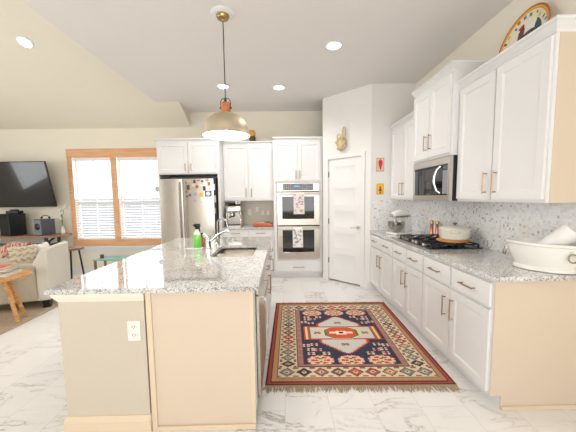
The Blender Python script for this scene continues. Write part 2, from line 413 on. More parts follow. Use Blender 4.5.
# window
wn = bpy.data.objects.new('window_1', None); COL.objects.link(wn); wn.location = (0, YB, 0); struct(wn)
x0, x1, z0, z1 = WIN; XM = -3.205
b = MB().box(x0, x1, -.035, .0, z1-.145, z1+.02, .004)
b.box(x0, x0+.085, -.022, .0, z0, z1-.145, .003).box(x1-.085, x1, -.022, .0, z0, z1-.145, .003).box(XM-.055, XM+.055, -.022, .0, z0, z1-.145, .003)
b.box(x0, x1, -.028, .0, z0-.01, z0+.115, .003)
b.build('window_casing', M_OAK, wn)
MB().box(x0-.06, x1+.06, -.07, .0, z0-.05, z0-.012, .004).box(x0-.03, x1+.03, -.018, 0, z0-.13, z0-.05, .003).build('window_sill', M_WHITE, wn)
for a, c_ in ((x0+.085, XM-.055), (XM+.055, x1-.085)):
    b = MB().box(a, a+.04, .05, .085, z0+.1, z1-.12).box(c_-.04, c_, .05, .085, z0+.1, z1-.12).box(a, c_, .05, .085, z0+.1, z0+.15).box(a, c_, .05, .085, z1-.17, z1-.12).box(a, c_, .045, .085, 1.37, 1.42)
    b.box((a+c_)/2-.009, (a+c_)/2+.009, .055, .075, z0+.1, z1-.12)
    b.build('window_sash', M_WHITE, wn)
    g = mat('clear_window_glass', (250, 252, 255), 0.0, trans=1.0, ior=1.02)
    MB().box(a+.03, c_-.03, .064, .068, z0+.13, z1-.15).build('window_pane', g, wn)
M_SLAT = mat('white_blind_slat', (238, 238, 236), 0.6)
for k, (a, c_, lb) in enumerate(((x0+.09, XM-.06, 'white slatted blind in the left half of the oak-framed window'), (XM+.06, x1-.09, 'white slatted blind in the window half beside the refrigerator'))):
    t = thing('window_blind', lb, 'blind', ((a+c_)/2, YB-.0, z0), group='white slatted blinds in the oak window')
    wd = (c_-a)/2
    b = MB(); z = .16
    while z < z1-z0-.19:
        mt = Matrix.Translation((0, .018, z)) @ Matrix.Rotation(math.radians(14), 4, 'X')
        b.box(-wd, wd, -.022, .022, -.0012, .0012, mtx=mt); z += .050
    b.build('slats', M_SLAT, t)
    MB().box(-wd, wd, -.005, .04, z1-z0-.20, z1-z0-.15).build('headrail', M_SLAT, t)
    b = MB()
    for xx in (-wd*.72, wd*.72): b.cyl((xx, -.006, .14), (xx, -.006, z1-z0-.17), .0015, n=6)
    b.build('ladder_cord', M_SLAT, t)
    MB().box(-wd, wd, -.005, .04, .12, .14, .003).build('bottom_rail', M_SLAT, t)
# outside the window
b = MB().box(-14, 6, YB+.3, 16, -.3, -.25); struct(b.build('ground_outside', mat('pale_concrete', (196, 192, 184), .9, noise=.05)))
M_FEN = mat('weathered_grey_fence', (150, 150, 152), .8, noise=.1, nscale=3)
fn = thing('garden_fence', 'weathered grey board fence outside, seen through the window blinds', 'fence', (-4, 9.2, -.25))
b = MB()
for i in range(50): b.box(-5+i*.2, -5+i*.2+.19, 0, .02, 0, 1.72)
b.build('fence_boards', M_FEN, fn); MB().box(-5, 5, .02, .07, .4, .5).box(-5, 5, .02, .07, 1.3, 1.4).build('fence_rail', M_FEN, fn)

# ---------------------------------------------------------------- cabinets
def bar_pull(p0, p1, out, parent, name='handle', r=.0055):
    """bar pull between p0 and p1 (on the door face), standing off by vector out"""
    p0, p1, out = Vector(p0), Vector(p1), Vector(out); d = (p1-p0).normalized()
    b = MB(); h = r
    b.cyl(p0+out-d*.0, p1+out, r, n=8)
    for q in (p0+d*.012, p1-d*.012): b.cyl(q, q+out, r*.9, n=8)
    return b.build(name, M_BRONZE, parent)
def door(parent, x0, x1, z0, z1, hside=None, hz=None, y=-.02, st=.058, m=None, hl=.16, wide=.04):
    d = panel_leaf(x0, x1, z0, z1, y, .019, [(x0+st, x1-st, z0+st, z1-st)], .009, .012).build('door', m or M_CAB, parent)
    if hside:
        hx = x0+wide if hside == 'l' else x1-wide
        bar_pull((hx, y, hz), (hx, y, hz+hl), (0, -.030, 0), d)
    return d
def drawer(parent, x0, x1, z0, z1, y=-.02, hl=.16, dz=0):
    d = MB().box(x0, x1, y, y+.019, z0, z1, .003).build('drawer', M_CAB, parent)
    xc, zc = (x0+x1)/2, (z0+z1)/2+dz
    bar_pull((xc-hl/2, y, zc), (xc+hl/2, y, zc), (0, -.030, 0), d)
    return d
def base_unit(label, loc, rz, W, depth, nd=2, group=None, near_end=False):
    t = thing('base_cabinet', label, 'cabinet', loc, rz, group)
    b = MB().box(0, W, 0, depth, .10, .884)
    b.build('body', M_CAB, t)
    MB().box(0, W, .07, depth, 0, .10).build('toe_kick', M_CAB, t)
    w_ = W/nd
    for k in range(nd):
        a, c_ = k*w_+.012, (k+1)*w_-.012
        drawer(t, a, c_, .700, .858)
        hs = None
        if nd == 2: hs = 'r' if k == 0 else 'l'
        else: hs = 'r'
        door(t, a, c_, .118, .678, hs, .44, hl=.17)
    return t
R90 = -PI/2
GB = 'white base cabinets along the right wall'
base_unit('white shaker base cabinet in the far corner beneath the stand mixer', (1.358, 4.345, 0), R90, .885, .612, group=GB)
base_unit('white shaker base cabinet directly beneath the black gas cooktop', (1.358, 3.46, 0), R90, .76, .612, group=GB)
t = base_unit('nearest white shaker base cabinet, shade-toned end panel facing the camera', (1.358, 2.70, 0), R90, .905, .612, group=GB)
e = MB().prism([(.072, 0), (.612, 0), (.612, .884), (0, .884), (0, .10), (.072, .10)], 'x', .905, .915).build('end_panel', M_END_SHADE, t); e['label'] = 'side panel toned for warm shade'
MB().box(.915, .927, .075, .612, 0, .028, .003).build('shoe_molding', M_TRIM2, t)

def upper_unit(label, loc, rz, W, depth, z0, z1, crown=.07, out=.045, hz=None, hl=.17, near=True, far=False, group=None, gap=.004, lefts=True, side=None, hw=.045):
    t = thing('wall_cabinet', label, 'cabinet', loc, rz, group)
    MB().box(0, W, 0, depth, z0, z1).build('body', M_CAB, t)
    h = W/2
    door(t, .012, h-gap, z0+.022, z1-.012, 'r', hz or z0+.065, hl=hl, wide=hw)
    door(t, h+gap, W-.012, z0+.022, z1-.012, 'l', hz or z0+.065, hl=hl, wide=hw)
    xo0 = -out if far else 0; xo1 = W+out if near else W
    b = MB().box(-.004 if far else 0, W+(.004 if near else 0), -.006, depth, z1, z1+.014)
    b.frustum((-.004 if far else 0, W+(.004 if near else 0), -.006, depth), (xo0*.85, W+(out*.85 if near else 0), -out*.85, depth), z1+.014, z1+crown-.018)
    b.box(xo0, xo1, -out, depth, z1+crown-.018, z1+crown)
    b.build('crown_molding', M_CAB, t)
    if side:
        e = MB().box(W, W+.003, 0.02, depth, z0, z1).build('end_panel', M_END_SHADE, t); e['label'] = 'side panel toned for warm shade'
    return t
GU = 'white wall cabinets along the right wall'
upper_unit('white two-door wall cabinet in far corner above the stand mixer', (1.645, 4.345, 0), R90, .885, .328, 1.372, 2.385, crown=.06, group=GU, near=False)
upper_unit('taller white wall cabinet above the microwave', (1.568, 3.46, 0), R90, .76, .405, 1.802, 2.545, crown=.072, hz=1.90, group=GU, hl=.16)
upper_unit('nearest white wall cabinet, rooster plate standing on top', (1.645, 2.70, 0), R90, .915, .328, 1.372, 2.385, crown=.07, group=GU, side=True, gap=.008)

# right counter
o = slab('granite_countertop', [[(0, 0), (.645, 0), (.645, 2.595), (0, 2.595)]], .030, M_GRAN); o.location = (1.325, 1.752, .884)
tag(o, 'long speckled granite countertop along the right wall', 'countertop')

# ---- back wall run
# fridge surround: panel + over-fridge cabinet
def back_upper(label, x0, x1, yf, z0, z1, crown, near, far, hl, hz, group, body_to=None):
    t = upper_unit(label, (x0, yf, 0), 0, x1-x0, YB-yf-.003, z0, z1, crown=crown, out=.035, hz=hz, hl=hl, near=near, far=far, group=group)
    return t
GK = 'white cabinets on the back wall'
back_upper('white cabinet over the refrigerator, two doors', -2.115, -1.055, 5.03, 1.845, 2.39, .055, True, True, .12, 1.90, GK)
tag(MB().box(-1.10, -1.055, 5.03, YB-.003, 0, 1.845, .002).build('fridge_side_panel', M_CAB), 'tall white panel between refrigerator and the espresso counter', 'panel')
tag(MB().box(-2.115, -2.09, 5.03, YB-.003, 0, 1.845, .002).build('fridge_side_panel', M_CAB), 'tall white panel at the window side of the refrigerator', 'panel')
back_upper('white wall cabinet above the espresso machine', -1.055, -.152, 5.33, 1.372, 2.39, .05, False, False, .16, 1.44, GK)
t = thing('base_cabinet', 'white base cabinet under the espresso machine on the back wall', 'cabinet', (-1.055, 5.045, 0), 0, GK)
MB().box(0, .903, 0, .60, .10, .884).build('body', M_CAB, t); MB().box(0, .903, .07, .6, 0, .10).build('toe_kick', M_CAB, t)
for k in range(2):
    a, c_ = .03+k*.43, .03+(k+1)*.43-.012
    drawer(t, a, c_, .70, .865, dz=.03); door(t, a, c_, .118, .68, 'r' if k == 0 else 'l', .47, hl=.16)
o = MB().box(-1.053, -.150, 5.01, YB-.001, .884, .914, .003).build('granite_countertop', M_GRAN); tag(o, 'short granite countertop on the back wall under the espresso machine', 'countertop')

# oven tower
t = thing('oven_cabinet', 'tall white cabinet tower holding the double oven', 'cabinet', (-.147, 5.03, 0), 0, GK)
W = .845; dp = YB-5.033
OZ0, OZ1 = .352, 1.682
b = MB().box(0, .055, 0, dp, .10, 2.39).box(W-.043, W, 0, dp, .10, 2.39).box(.055, W-.043, 0, dp, OZ1, 2.39).box(.055, W-.043, 0, dp, .10, OZ0).box(.055, W-.043, dp-.02, dp, OZ0, OZ1)
b.build('body', M_CAB, t); MB().box(0, W, .07, dp, 0, .10).build('toe_kick', M_CAB, t)
h = W/2
door(t, .035, h-.003, 1.712, 2.375, 'r', 1.745, hl=.14, wide=.03); door(t, h+.003, W-.035, 1.712, 2.375, 'l', 1.745, hl=.14, wide=.03)
d = MB().box(.035, W-.035, -.02, -.001, .13, .325, .003).build('drawer', M_CAB, t); bar_pull((h-.10, -.02, .205), (h+.10, -.02, .205), (0, -.03, 0), d)
b = MB().box(0, W+.004, -.006, dp, 2.39, 2.404); b.frustum((0, W+.004, -.006, dp), (0, W+.0, -.03, dp), 2.404, 2.43); b.box(-.0, W+.004, -.035, dp, 2.43, 2.448)
b.build('crown_molding', M_CAB, t)
# double oven
t = thing('double_oven', 'stainless double wall oven with a floral towel on each handle', 'oven', (-.087, 5.03, OZ0+.004), 0)
W = .737; H = OZ1-OZ0-.008
MB().box(.012, W-.012, .0, .50, .004, H-.004).build('body', M_DARK, t)
def q(z): return z-OZ0-.004
cp = MB().box(0, W, -.022, 0, q(1.530), H, .003).build('control_panel', M_STEEL, t)
MB().box(.105, .625, -.024, -.020, q(1.548), q(1.662), .001).build('display', M_GLASSD, cp)
M_BTN = mat('pale_grey_button_print', (150, 152, 158), .5)
b = MB().box(.12, .60, -.0245, -.0235, q(1.60), q(1.602))
for r_ in range(3):
    for k in range(7):
        if 4 <= k and r_ == 1 and k < 6: continue
        b.box(.125+k*.035+(.17 if k > 3 else 0), .125+k*.035+.016+(.17 if k > 3 else 0), -.0255, -.024, q(1.565)+r_*.032, q(1.565)+r_*.032+.014)
b.build('buttons', M_BTN, cp)
MB().box(.30, .39, -.0255, -.024, q(1.60), q(1.64)).build('clock', mat('blue_clock_digits', (120, 160, 200), .4, emit=(120, 170, 220), estr=.1), cp)
for (za, zb, wz0, wz1, hz) in ((.945, 1.515, 1.055, 1.440, 1.487), (.356, .925, .472, .860, .893)):
    d = MB()
    X0, X1 = .088, .640
    d.box(0, X0, -.030, 0, q(za), q(zb), .003).box(X1, W, -.030, 0, q(za), q(zb), .003).box(X0, X1, -.030, 0, q(za), q(wz0), .003).box(X0, X1, -.030, 0, q(wz1), q(zb), .003)
    d = d.build('oven_door', M_STEEL, t)
    MB().box(X0, X1, -.026, -.004, q(wz0), q(wz1)).build('door_glass', M_GLASSD, d)
    h_ = MB().cyl((.01, -.072, q(hz)), (W-.01, -.072, q(hz)), .013, n=14)
    for xx in (.04, W-.04): h_.cyl((xx, -.03, q(hz)), (xx, -.072, q(hz)), .010, n=10)
    h_.build('handle', M_STEEL, d)
MB().box(0, W, -.012, 0, q(.925), q(.945)).build('vent_gap', M_BLACK, t)
# towels
random.seed(3)
def towel(label, xc, wd, ztop, zbot, rose):
    t = thing('dish_towel', label, 'towel', (xc, 4.958, ztop), 0, 'floral dish towels on the oven handles')
    L_ = ztop-zbot; back = L_*.75; tot = L_+back+.05
    dots = [(random.uniform(.12, .88), random.uniform(.50, .95), random.choice([(196, 150, 150), (150, 156, 176), (176, 180, 160), (214, 180, 168), (150, 144, 148)]), random.uniform(.04, .09)) for _ in range(26)]
    def pos(u, v):
        s_ = v*tot; x = (u-.5)*wd*(1+.02*math.sin(9*v)); wv = .004*math.sin(u*9+v*4)
        if s_ < back: return (x, .020+.0*wv, -back+s_)
        if s_ < back+.05:
            a = PI*(s_-back)/.05; return (x, .020*math.cos(a), .016*math.sin(a))
        return (x, -.020+wv*min(1, (s_-back-.05)*12), -(s_-back-.05))
    def col(u, v):
        for (a, b_, c_, r_) in dots:
            if abs(u-a)*wd*1.0 < r_*.2 and abs(v-b_)*tot < r_*.2: return c_
        if u < .05 or u > .95: return (214, 206, 204)
        return rose if v < .52 or v > .5 else rose
    painted_grid('towel_cloth', 20, 70, pos, col, m_attr('printed_cotton', .85, .05), t, thick=.003)
towel('white floral dish towel on the upper oven handle', .287, .185, 1.490, 1.140, (236, 224, 220))
towel('white floral dish towel on the lower oven handle', .262, .175, .897, .566, (240, 238, 238))

# ---- refrigerator
t = thing('refrigerator', 'stainless french door refrigerator covered in magnets on its right door', 'refrigerator', (-2.075, 4.965, 0), 0)
FW = .955; FS = .395
MB().box(.0, FW, .06, .66, .03, 1.79, .004).build('body', M_DARK, t)
def fdoor(x0, x1, z0, z1, name, bulge=.012):
    b = MB(); n = 10; prof = []
    for i in range(n+1):
        u = i/n; prof.append((x0+u*(x1-x0), -bulge*(1-(2*u-1)**2)))
    prof += [(x1, .055), (x0, .055)]
    return b.prism(prof, 'z', z0, z1).build(name, M_STEEL, t, ang=.5)
dl = fdoor(.0, FS-.004, .62, 1.765, 'door'); dr = fdoor(FS+.004, FW-.04, .62, 1.765, 'door')
fz = fdoor(.0, FW-.04, .07, .60, 'freezer_drawer')
MB().box(FW-.04, FW, -.002, .06, .07, 1.765, .003).build('side_gasket', M_DARK, t)
for dd, hx in ((dl, FS-.045), (dr, FS+.045)):
    b = MB().tube([(hx, -.005, .75), (hx, -.05, .78), (hx, -.062, 1.0), (hx, -.064, 1.2), (hx, -.062, 1.45), (hx, -.05, 1.68), (hx, -.005, 1.71)], .012, 10)
    b.build('handle', M_STEEL, dd)
MB().tube([(.12, -.02, .54), (.14, -.05, .54), (.45, -.06, .54), (.76, -.05, .54), (.78, -.02, .54)], .012, 10).build('handle', M_STEEL, fz)
MB().box(.02, .10, .03, .10, 1.765, 1.79).build('hinge_cover', M_DARK, t); MB().box(.80, .88, .03, .10, 1.765, 1.79).build('hinge_cover', M_DARK, t)
# magnets: places on the right door, x (m) and z (m)
MG = [(-1.56, 1.735, .045, .022, (214, 196, 170), 'tan rectangular magnet at the top left of the right fridge door'),
 (-1.475, 1.715, .035, .05, (50, 46, 48), 'black photo magnet with pale figure near the top of the fridge door'),
 (-1.405, 1.735, .05, .02, (196, 60, 50), 'red strip magnet near the top of the fridge door'),
 (-1.345, 1.72, .035, .035, (60, 60, 66), 'small black square magnet near the top of the fridge door'),
 (-1.265, 1.735, .055, .045, (196, 176, 150), 'tan photo magnet at the top right of the fridge door'),
 (-1.235, 1.675, .045, .06, (160, 130, 100), 'brown photo magnet at the right edge of the fridge door'),
 (-1.585, 1.62, .05, .08, (92, 84, 84), 'dark portrait photo magnet at the left of the fridge door'),
 (-1.495, 1.655, .06, .045, (222, 206, 196), 'cream photo magnet in the middle row of the fridge door'),
 (-1.435, 1.63, .045, .05, (176, 104, 84), 'rust-coloured magnet in the middle of the fridge door'),
 (-1.37, 1.66, .045, .04, (226, 220, 210), 'off-white square magnet in the middle of the fridge door'),
 (-1.315, 1.60, .045, .075, (54, 56, 62), 'tall black magnet above the blue round magnet'),
 (-1.235, 1.60, .05, .05, (230, 216, 206), 'pale pink card magnet at the right of the fridge door'),
 (-1.535, 1.56, .06, .035, (214, 184, 140), 'sand-coloured magnet left of the yellow magnet'),
 (-1.62, 1.545, .03, .03, (104, 140, 96), 'small green magnet at the left of the fridge door'),
 (-1.56, 1.49, .04, .045, (146, 88, 150), 'purple magnet at the left of the fridge door'),
 (-1.61, 1.47, .03, .025, (80, 60, 50), 'small brown magnet at the lower left of the fridge door'),
 (-1.47, 1.505, .045, .055, (150, 168, 206), 'light blue magnet left of the yellow magnet'),
 (-1.375, 1.495, .062, .07, (240, 190, 40), 'bright yellow magnet in the middle of the fridge door'),
 (-1.355, 1.415, .05, .075, (236, 236, 240), 'white paper magnet hanging below the yellow magnet'),
 (-1.475, 1.40, .03, .035, (176, 158, 206), 'small lilac magnet low on the fridge door'),
 (-1.265, 1.435, .035, .022, (232, 190, 70), 'small gold magnet below the blue round magnet')]
for x, z, a, h_, c_, lb in MG:
    yy = 4.965-.012*(1-(2*((x+2.075-FS)/(FW-.04-FS))-1)**2)
    b = MB().box(-a/2, a/2, -.005, 0, -h_/2, h_/2, .001)
    o = b.build('fridge_magnet', mat('magnet_%d_%d_%d' % c_, c_, .5, noise=.25, nscale=60)); o.location = (x, yy-.001, z)
    tag(o, lb, 'magnet', 'magnets on the right refrigerator door')
b = thing('fridge_magnet', 'round blue and white magnet at the right of the fridge door', 'magnet', (-1.25, 4.955, 1.51), 0, 'magnets on the right refrigerator door')
MB().box(-.055, .055, -.004, 0, -.05, .05, .001).build('magnet_back', mat('blue_magnet', (84, 88, 160), .5), b)
MB().cyl((0, -.004, 0), (0, -.007, 0), .036, n=20).build('magnet_disc', M_PLATE, b)
# papers on the dark edge of the fridge
for x, z, h_, c_, lb in ((-1.145, 1.62, .10, (225, 225, 228), 'white paper strip at the top of the dark fridge edge'), (-1.14, 1.42, .12, (220, 214, 210), 'long white paper strip on the dark fridge edge'), (-1.143, 1.22, .10, (176, 150, 160), 'pinkish paper strip low on the dark fridge edge')):
    o = MB().box(-.010, .010, -.003, 0, -h_/2, h_/2).build('paper_note', mat('paper_%d' % c_[1], c_, .8)); o.location = (x, 4.9625, z); tag(o, lb, 'paper', 'papers on the dark fridge edge')

# ---------------------------------------------------------------- microwave
t = thing('microwave', 'stainless over-the-range microwave with a curved handle', 'microwave', (1.565, 3.455, 1.375), R90)
MB().box(0, .75, .035, .405, 0, .424).build('body', M_DARK, t)
d = MB()
d.box(0, .75, 0, .034, .352, .424, .003).box(0, .75, 0, .034, 0, .055, .003).box(0, .035, 0, .034, .055, .352, .002).box(.715, .75, 0, .034, .055, .352, .002)
d = d.build('door', M_STEEL, t)
MB().box(.035, .715, .004, .030, .055, .352).build('door_glass', M_GLASSD, d)
MB().box(.035, .50, .0, .004, .33, .352).box(.12, .135, .0, .004, .055, .33).build('glass_trim', M_DARK, d)
MB().tube([(.60, -.002, .075), (.585, -.030, .10), (.575, -.048, .16), (.572, -.052, .205), (.575, -.048, .25), (.585, -.030, .31), (.60, -.002, .335)], [.012, .012, .013, .013, .013, .012, .012], 12).build('handle', M_CHROME, d)
b = MB().box(.630, .71, .0025, .0045, .07, .295)
for i in range(6):
    for j in range(3): b.box(.635+j*.024, .650+j*.024, .0015, .004, .08+i*.036, .096+i*.036)
b.build('keypad', M_BTN, t)
MB().box(.63, .71, .002, .004, .30, .335).build('display', mat('display_grey', (70, 80, 84), .2), t)

# ---------------------------------------------------------------- cooktop and what stands on it
t = thing('gas_cooktop', 'black five-burner gas cooktop set into the right granite counter', 'cooktop', (1.40, 3.45, .914), R90)
MB().box(0, .75, 0, .51, 0, .010, .003).build('cooktop_plate', mat('black_glass_top', (26, 27, 30), .12), t)
for (bx, by, br_) in ((.14, .14, .038), (.14, .37, .045), (.375, .26, .055), (.61, .14, .045), (.61, .37, .038)):
    b = MB().lathe([(br_*1.25, 0), (br_*1.25, .008), (br_, .010), (br_, .018), (br_*.7, .022), (0, .022)], (bx, by, .010), 20); b.build('burner', M_DARK, t)
M_IRON = mat('cast_iron', (30, 31, 35), .5)
for gx0, gx1 in ((.015, .255), (.262, .488), (.495, .735)):
    b = MB(); z_ = .036
    for yy in (.02, .255, .48): b.box(gx0, gx1, yy-.006, yy+.006, z_, z_+.012, .002)
    for xx in (gx0+.006, gx1-.006): b.box(xx-.006, xx+.006, .02, .48, z_, z_+.012, .002)
    xm = (gx0+gx1)/2
    for yy in (.14, .37):
        b.box(gx0, xm-.03, yy-.005, yy+.005, z_, z_+.012); b.box(xm+.03, gx1, yy-.005, yy+.005, z_, z_+.012)
        b.box(xm-.005, xm+.005, yy-.10, yy-.03, z_, z_+.012); b.box(xm-.005, xm+.005, yy+.03, yy+.10, z_, z_+.012)
    for xx in (gx0+.006, gx1-.006):
        for yy in (.02, .48): b.box(xx-.006, xx+.006, yy-.006, yy+.006, .008, z_)
    b.build('grate', M_IRON, t)
for k in range(5):
    xx = .215+k*.08
    b = MB().lathe([(.016, 0), (.016, .006), (.013, .022), (.010, .024), (0, .024)], (xx, .045, .010), 16); kb = b.build('knob', M_STEEL, t)
# wooden board + dutch oven
bx_, by_ = 1.735, 2.90
o = MB().lathe([(.145, 0), (.148, .006), (.148, .014), (.140, .018), (0, .018)], (0, 0, 0), 40).build('round_trivet_board', m_wood('amber_wood', (206, 128, 62), (232, 164, 92), 5)); o.location = (bx_, by_, .964)
tag(o, 'round amber wooden board on the cooktop under the cream pot', 'board')
t = thing('dutch_oven', 'cream enamelled lidded pot on a round wooden board', 'pot', (bx_+.01, by_-.01, .983))
M_ENAM = mat('cream_enamel', (232, 228, 212), .15, coat=.5)
MB().lathe([(0, 0), (.118, 0), (.134, .012), (.143, .05), (.146, .100), (.148, .104), (.140, .104), (.136, .05), (.12, .02), (0, .016)], n=40).build('pot_body', M_ENAM, t)
ld = MB().lathe([(.150, .105), (.150, .111), (.142, .118), (.10, .134), (.05, .142), (0, .144)], n=40).build('lid', M_ENAM, t)
MB().lathe([(.008, .142), (.008, .152), (.022, .158), (.022, .166), (.012, .170), (0, .170)], n=20).build('knob', mat('dark_steel', (96, 92, 88), .3, .9), ld)
for a_ in (math.radians(60), math.radians(240)):
    cx_, sy_ = math.cos(a_), math.sin(a_)
    MB().tube([(.144*cx_-.035*-sy_, .144*sy_-.035*cx_, .085), (.172*cx_-.030*-sy_, .172*sy_-.030*cx_, .088), (.176*cx_, .176*sy_, .089), (.172*cx_+.030*-sy_, .172*sy_+.030*cx_, .088), (.144*cx_+.035*-sy_, .144*sy_+.035*cx_, .085)], .008, 8).build('handle', M_ENAM, t)
# mills and spoon rest
o = MB().box(-.055, .055, -.075, .075, 0, .014, .006, 2).build('spoon_rest', M_CERAM); o.location = (1.895, 3.545, .915); tag(o, 'white ceramic tray under the two copper mills', 'tray')
M_COP = mat('brushed_copper', (206, 138, 108), .25, 1.0)
for (mx_, my_, h_, lb, mm) in ((1.862, 3.565, .165, 'copper pepper mill on the white tray, nearer the stand mixer', M_COP), (1.905, 3.515, .165, 'copper salt mill on the white tray, nearer the cream pot', M_COP)):
    t = thing('spice_mill', lb, 'mill', (mx_, my_, .930), 0, 'copper mills behind the cooktop')
    MB().lathe([(.027, 0), (.027, .008), (.021, .04), (.019, .11), (.020, .125), (0, .125)], n=20).build('mill_body', mm, t)
    MB().lathe([(.020, .127), (.022, .135), (.022, .178), (.018, .188), (0, .190)], n=20).build('mill_top', mat('brass_mill_top', (186, 160, 116), .3, 1.0), t)
# stand mixer facing the room
t = thing('stand_mixer', 'white stand mixer with steel bowl in the far counter corner', 'mixer', (1.60, 3.88, .9145), math.radians(205))
MB().box(-.11, .17, -.095, .095, 0, .028, .012, 3).build('base', M_CERAM, t)
MB().prism([(-.11, .02), (-.035, .02), (-.045, .14), (-.03, .215), (-.11, .215), (-.12, .12)], 'y', -.05, .05).build('column', M_CERAM, t)
hd = MB().tube([(-.135, 0, .262), (-.11, 0, .268), (-.04, 0, .275), (.04, 0, .275), (.11, 0, .266), (.145, 0, .26), (.158, 0, .258)], [.030, .048, .056, .055, .046, .038, .018], 20).build('motor_head', M_CERAM, t)
MB().cyl((.155, 0, .258), (.168, 0, .258), .022, n=16).build('hub_cap', M_CHROME, hd)
MB().box(-.12, .13, -.066, .066, .236, .243).build('trim_band', M_DARK, hd)
MB().cyl((.085, 0, .10), (.085, 0, .235), .010, n=10).sph((.085, 0, .09), .03, (1, .35, 1.2)).build('beater', M_STEEL, t)
MB().lathe([(0, .030), (.045, .030), (.05, .042), (.085, .075), (.103, .12), (.106, .170), (.109, .172), (.103, .172), (.100, .12), (.08, .078), (0, .046)], (.085, 0, 0), 32).build('bowl', m_steel('bowl_steel', (176, 172, 166), .2), t)

# ---------------------------------------------------------------- basin on the near counter
bz = .9145
t = thing('ceramic_basin', 'large white oval footed ceramic basin with ring handle, near counter end', 'basin', (1.785, 1.925, bz), math.radians(-57))
M_BAS = mat('ivory_glazed_ceramic', (236, 233, 226), .15, coat=.5)
prof = [(0, .012), (.172, .0), (.190, .004), (.190, .020), (.182, .030), (.186, .045), (.205, .080), (.222, .120), (.230, .155), (.232, .168), (.248, .176), (.250, .186), (.243, .192), (.224, .190), (.216, .160), (.205, .110), (.18, .06), (.14, .035), (0, .03)]
MB().lathe(prof, n=56, sx=.90, sy=.60).build('basin_body', M_BAS, t)
for sx_ in (1, -1):
    hx = .216*sx_
    MB().sph((hx*.96, 0, .125) if sx_ == -1 else (.160, -.088, .138), .024 if sx_ == -1 else .017, (.6, 1, 1)).build('handle_boss', M_BAS, t)
    pts = [(hx*.96+.018*sx_, .026*math.cos(a), .100+.026*math.sin(a)) for a in [2*PI*k/16 for k in range(16)]]
    if sx_ == 1: pts = [(.168+.022*math.cos(a)*.85, -.104+.022*math.cos(a)*.5, .112+.026*math.sin(a)) for a in [2*PI*k/16 for k in range(16)]]
    MB().tube(pts, .0045, 8, closed=True).build('ring_handle', M_BRONZE if 0 else mat('aged_pewter', (150, 138, 120), .35, .9), t)
# rolls in the basin
M_PAPER = mat('white_paper_towel', (240, 238, 234), .9, bump=.3, nscale=200)
def roll(label, p, d, r, L_):
    d = Vector(d).normalized(); o = thing('paper_towel_roll', label, 'paper towel', p, 0, 'paper rolls lying in the white basin')
    n = 32; b = MB()
    prof = [(r, 0), (r, L_)]
    b.lathe([(.02, 0), (r*.97, 0), (r, .004), (r, L_-.004), (r*.97, L_), (.02, L_), (.02, 0)], n=n)
    x = b.build('roll', M_PAPER, o); x.rotation_mode = 'QUATERNION'; x.rotation_quaternion = d.to_track_quat('Z', 'Y')
    c2 = MB().lathe([(.0195, .0), (.0195, L_+.001), (.017, L_+.001), (.017, 0), (.0195, 0)], n=20).build('cardboard_core', mat('cardboard', (176, 148, 118), .9), o); c2.rotation_mode = 'QUATERNION'; c2.rotation_quaternion = d.to_track_quat('Z', 'Y')
roll('white paper towel roll leaning inside the basin, larger one', (1.765, 1.935, bz+.105), (.50, -.42, .75), .060, .230)
roll('white paper roll lying low behind the larger roll in the basin', (1.700, 2.050, bz+.095), (.50, -.80, .10), .038, .07)

# outlets on the tile
def plate(label, loc, rz, w_=.07, h_=.115, kind='outlet', mm=None):
    t = thing('wall_outlet' if kind == 'outlet' else 'wall_switch', label, kind, loc, rz, 'white wall plates')
    MB().box(-w_/2, w_/2, -.006, 0, -h_/2, h_/2, .002).build('cover_plate', mm or M_PLATE, t)
    if kind == 'outlet':
        for z in (-.026, .026):
            r_ = MB().box(-.017, .017, -.0085, -.006, z-.014, z+.014, .002).build('receptacle', mm or M_PLATE, t)
            MB().box(-.009, -.006, -.0092, -.0085, z-.003, z+.008).box(.006, .009, -.0092, -.0085, z-.003, z+.008).cyl((0, -.0092, z-.008), (0, -.0085, z-.008), .0025, n=8).build('slots', M_DARK, r_)
    else:
        MB().box(-.016, .016, -.009, -.006, -.032, .032, .002).build('rocker', M_PLATE, t)
    return t
plate('white outlet plate on the tile behind the white basin', (XR-.0105, 2.30, 1.14), R90)
plate('white outlet on the beige front wall of the island', (-.893, 1.6765, .650), 0, .076, .122)
for x_, z_, w_, h_, lb in ((-.641, 1.155, .07, .115, 'tallest pale wall plate on tile right of the espresso machine'), (-.49, 1.205, .05, .085, 'highest pale wall plate on the tile behind the espresso counter'), (-.381, 1.135, .05, .085, 'pale wall plate on tile, third along from the espresso machine'), (-.274, 1.135, .055, .085, 'pale wall plate on tile nearest the double oven')):
    plate(lb, (x_, YB-.0105, z_), 0, w_, h_, 'switch')

# ---------------------------------------------------------------- island
t = thing('island_half_wall', 'beige painted half wall end of the kitchen island', 'half wall', (-1.328, 1.677, 0))
MB().box(0, .50, 0, 2.06, 0, .836).build('wall_body', M_PONY, t)
b = MB().frustum((0, .50, 0, 2.09), (-.028, .507, -.016, 2.09), .832, .868); b.box(-.030, .507, -.018, 2.09, .866, .8835, .002); b.build('cap_molding', M_TRIM, t)
b = MB().box(-.018, .507, -.018, 2.09, 0, .085, .002); b.frustum((-.018, .507, -.018, 2.09), (-.006, .506, -.006, 2.09), .085, .115); b.build('baseboard', M_TRIM2, t)
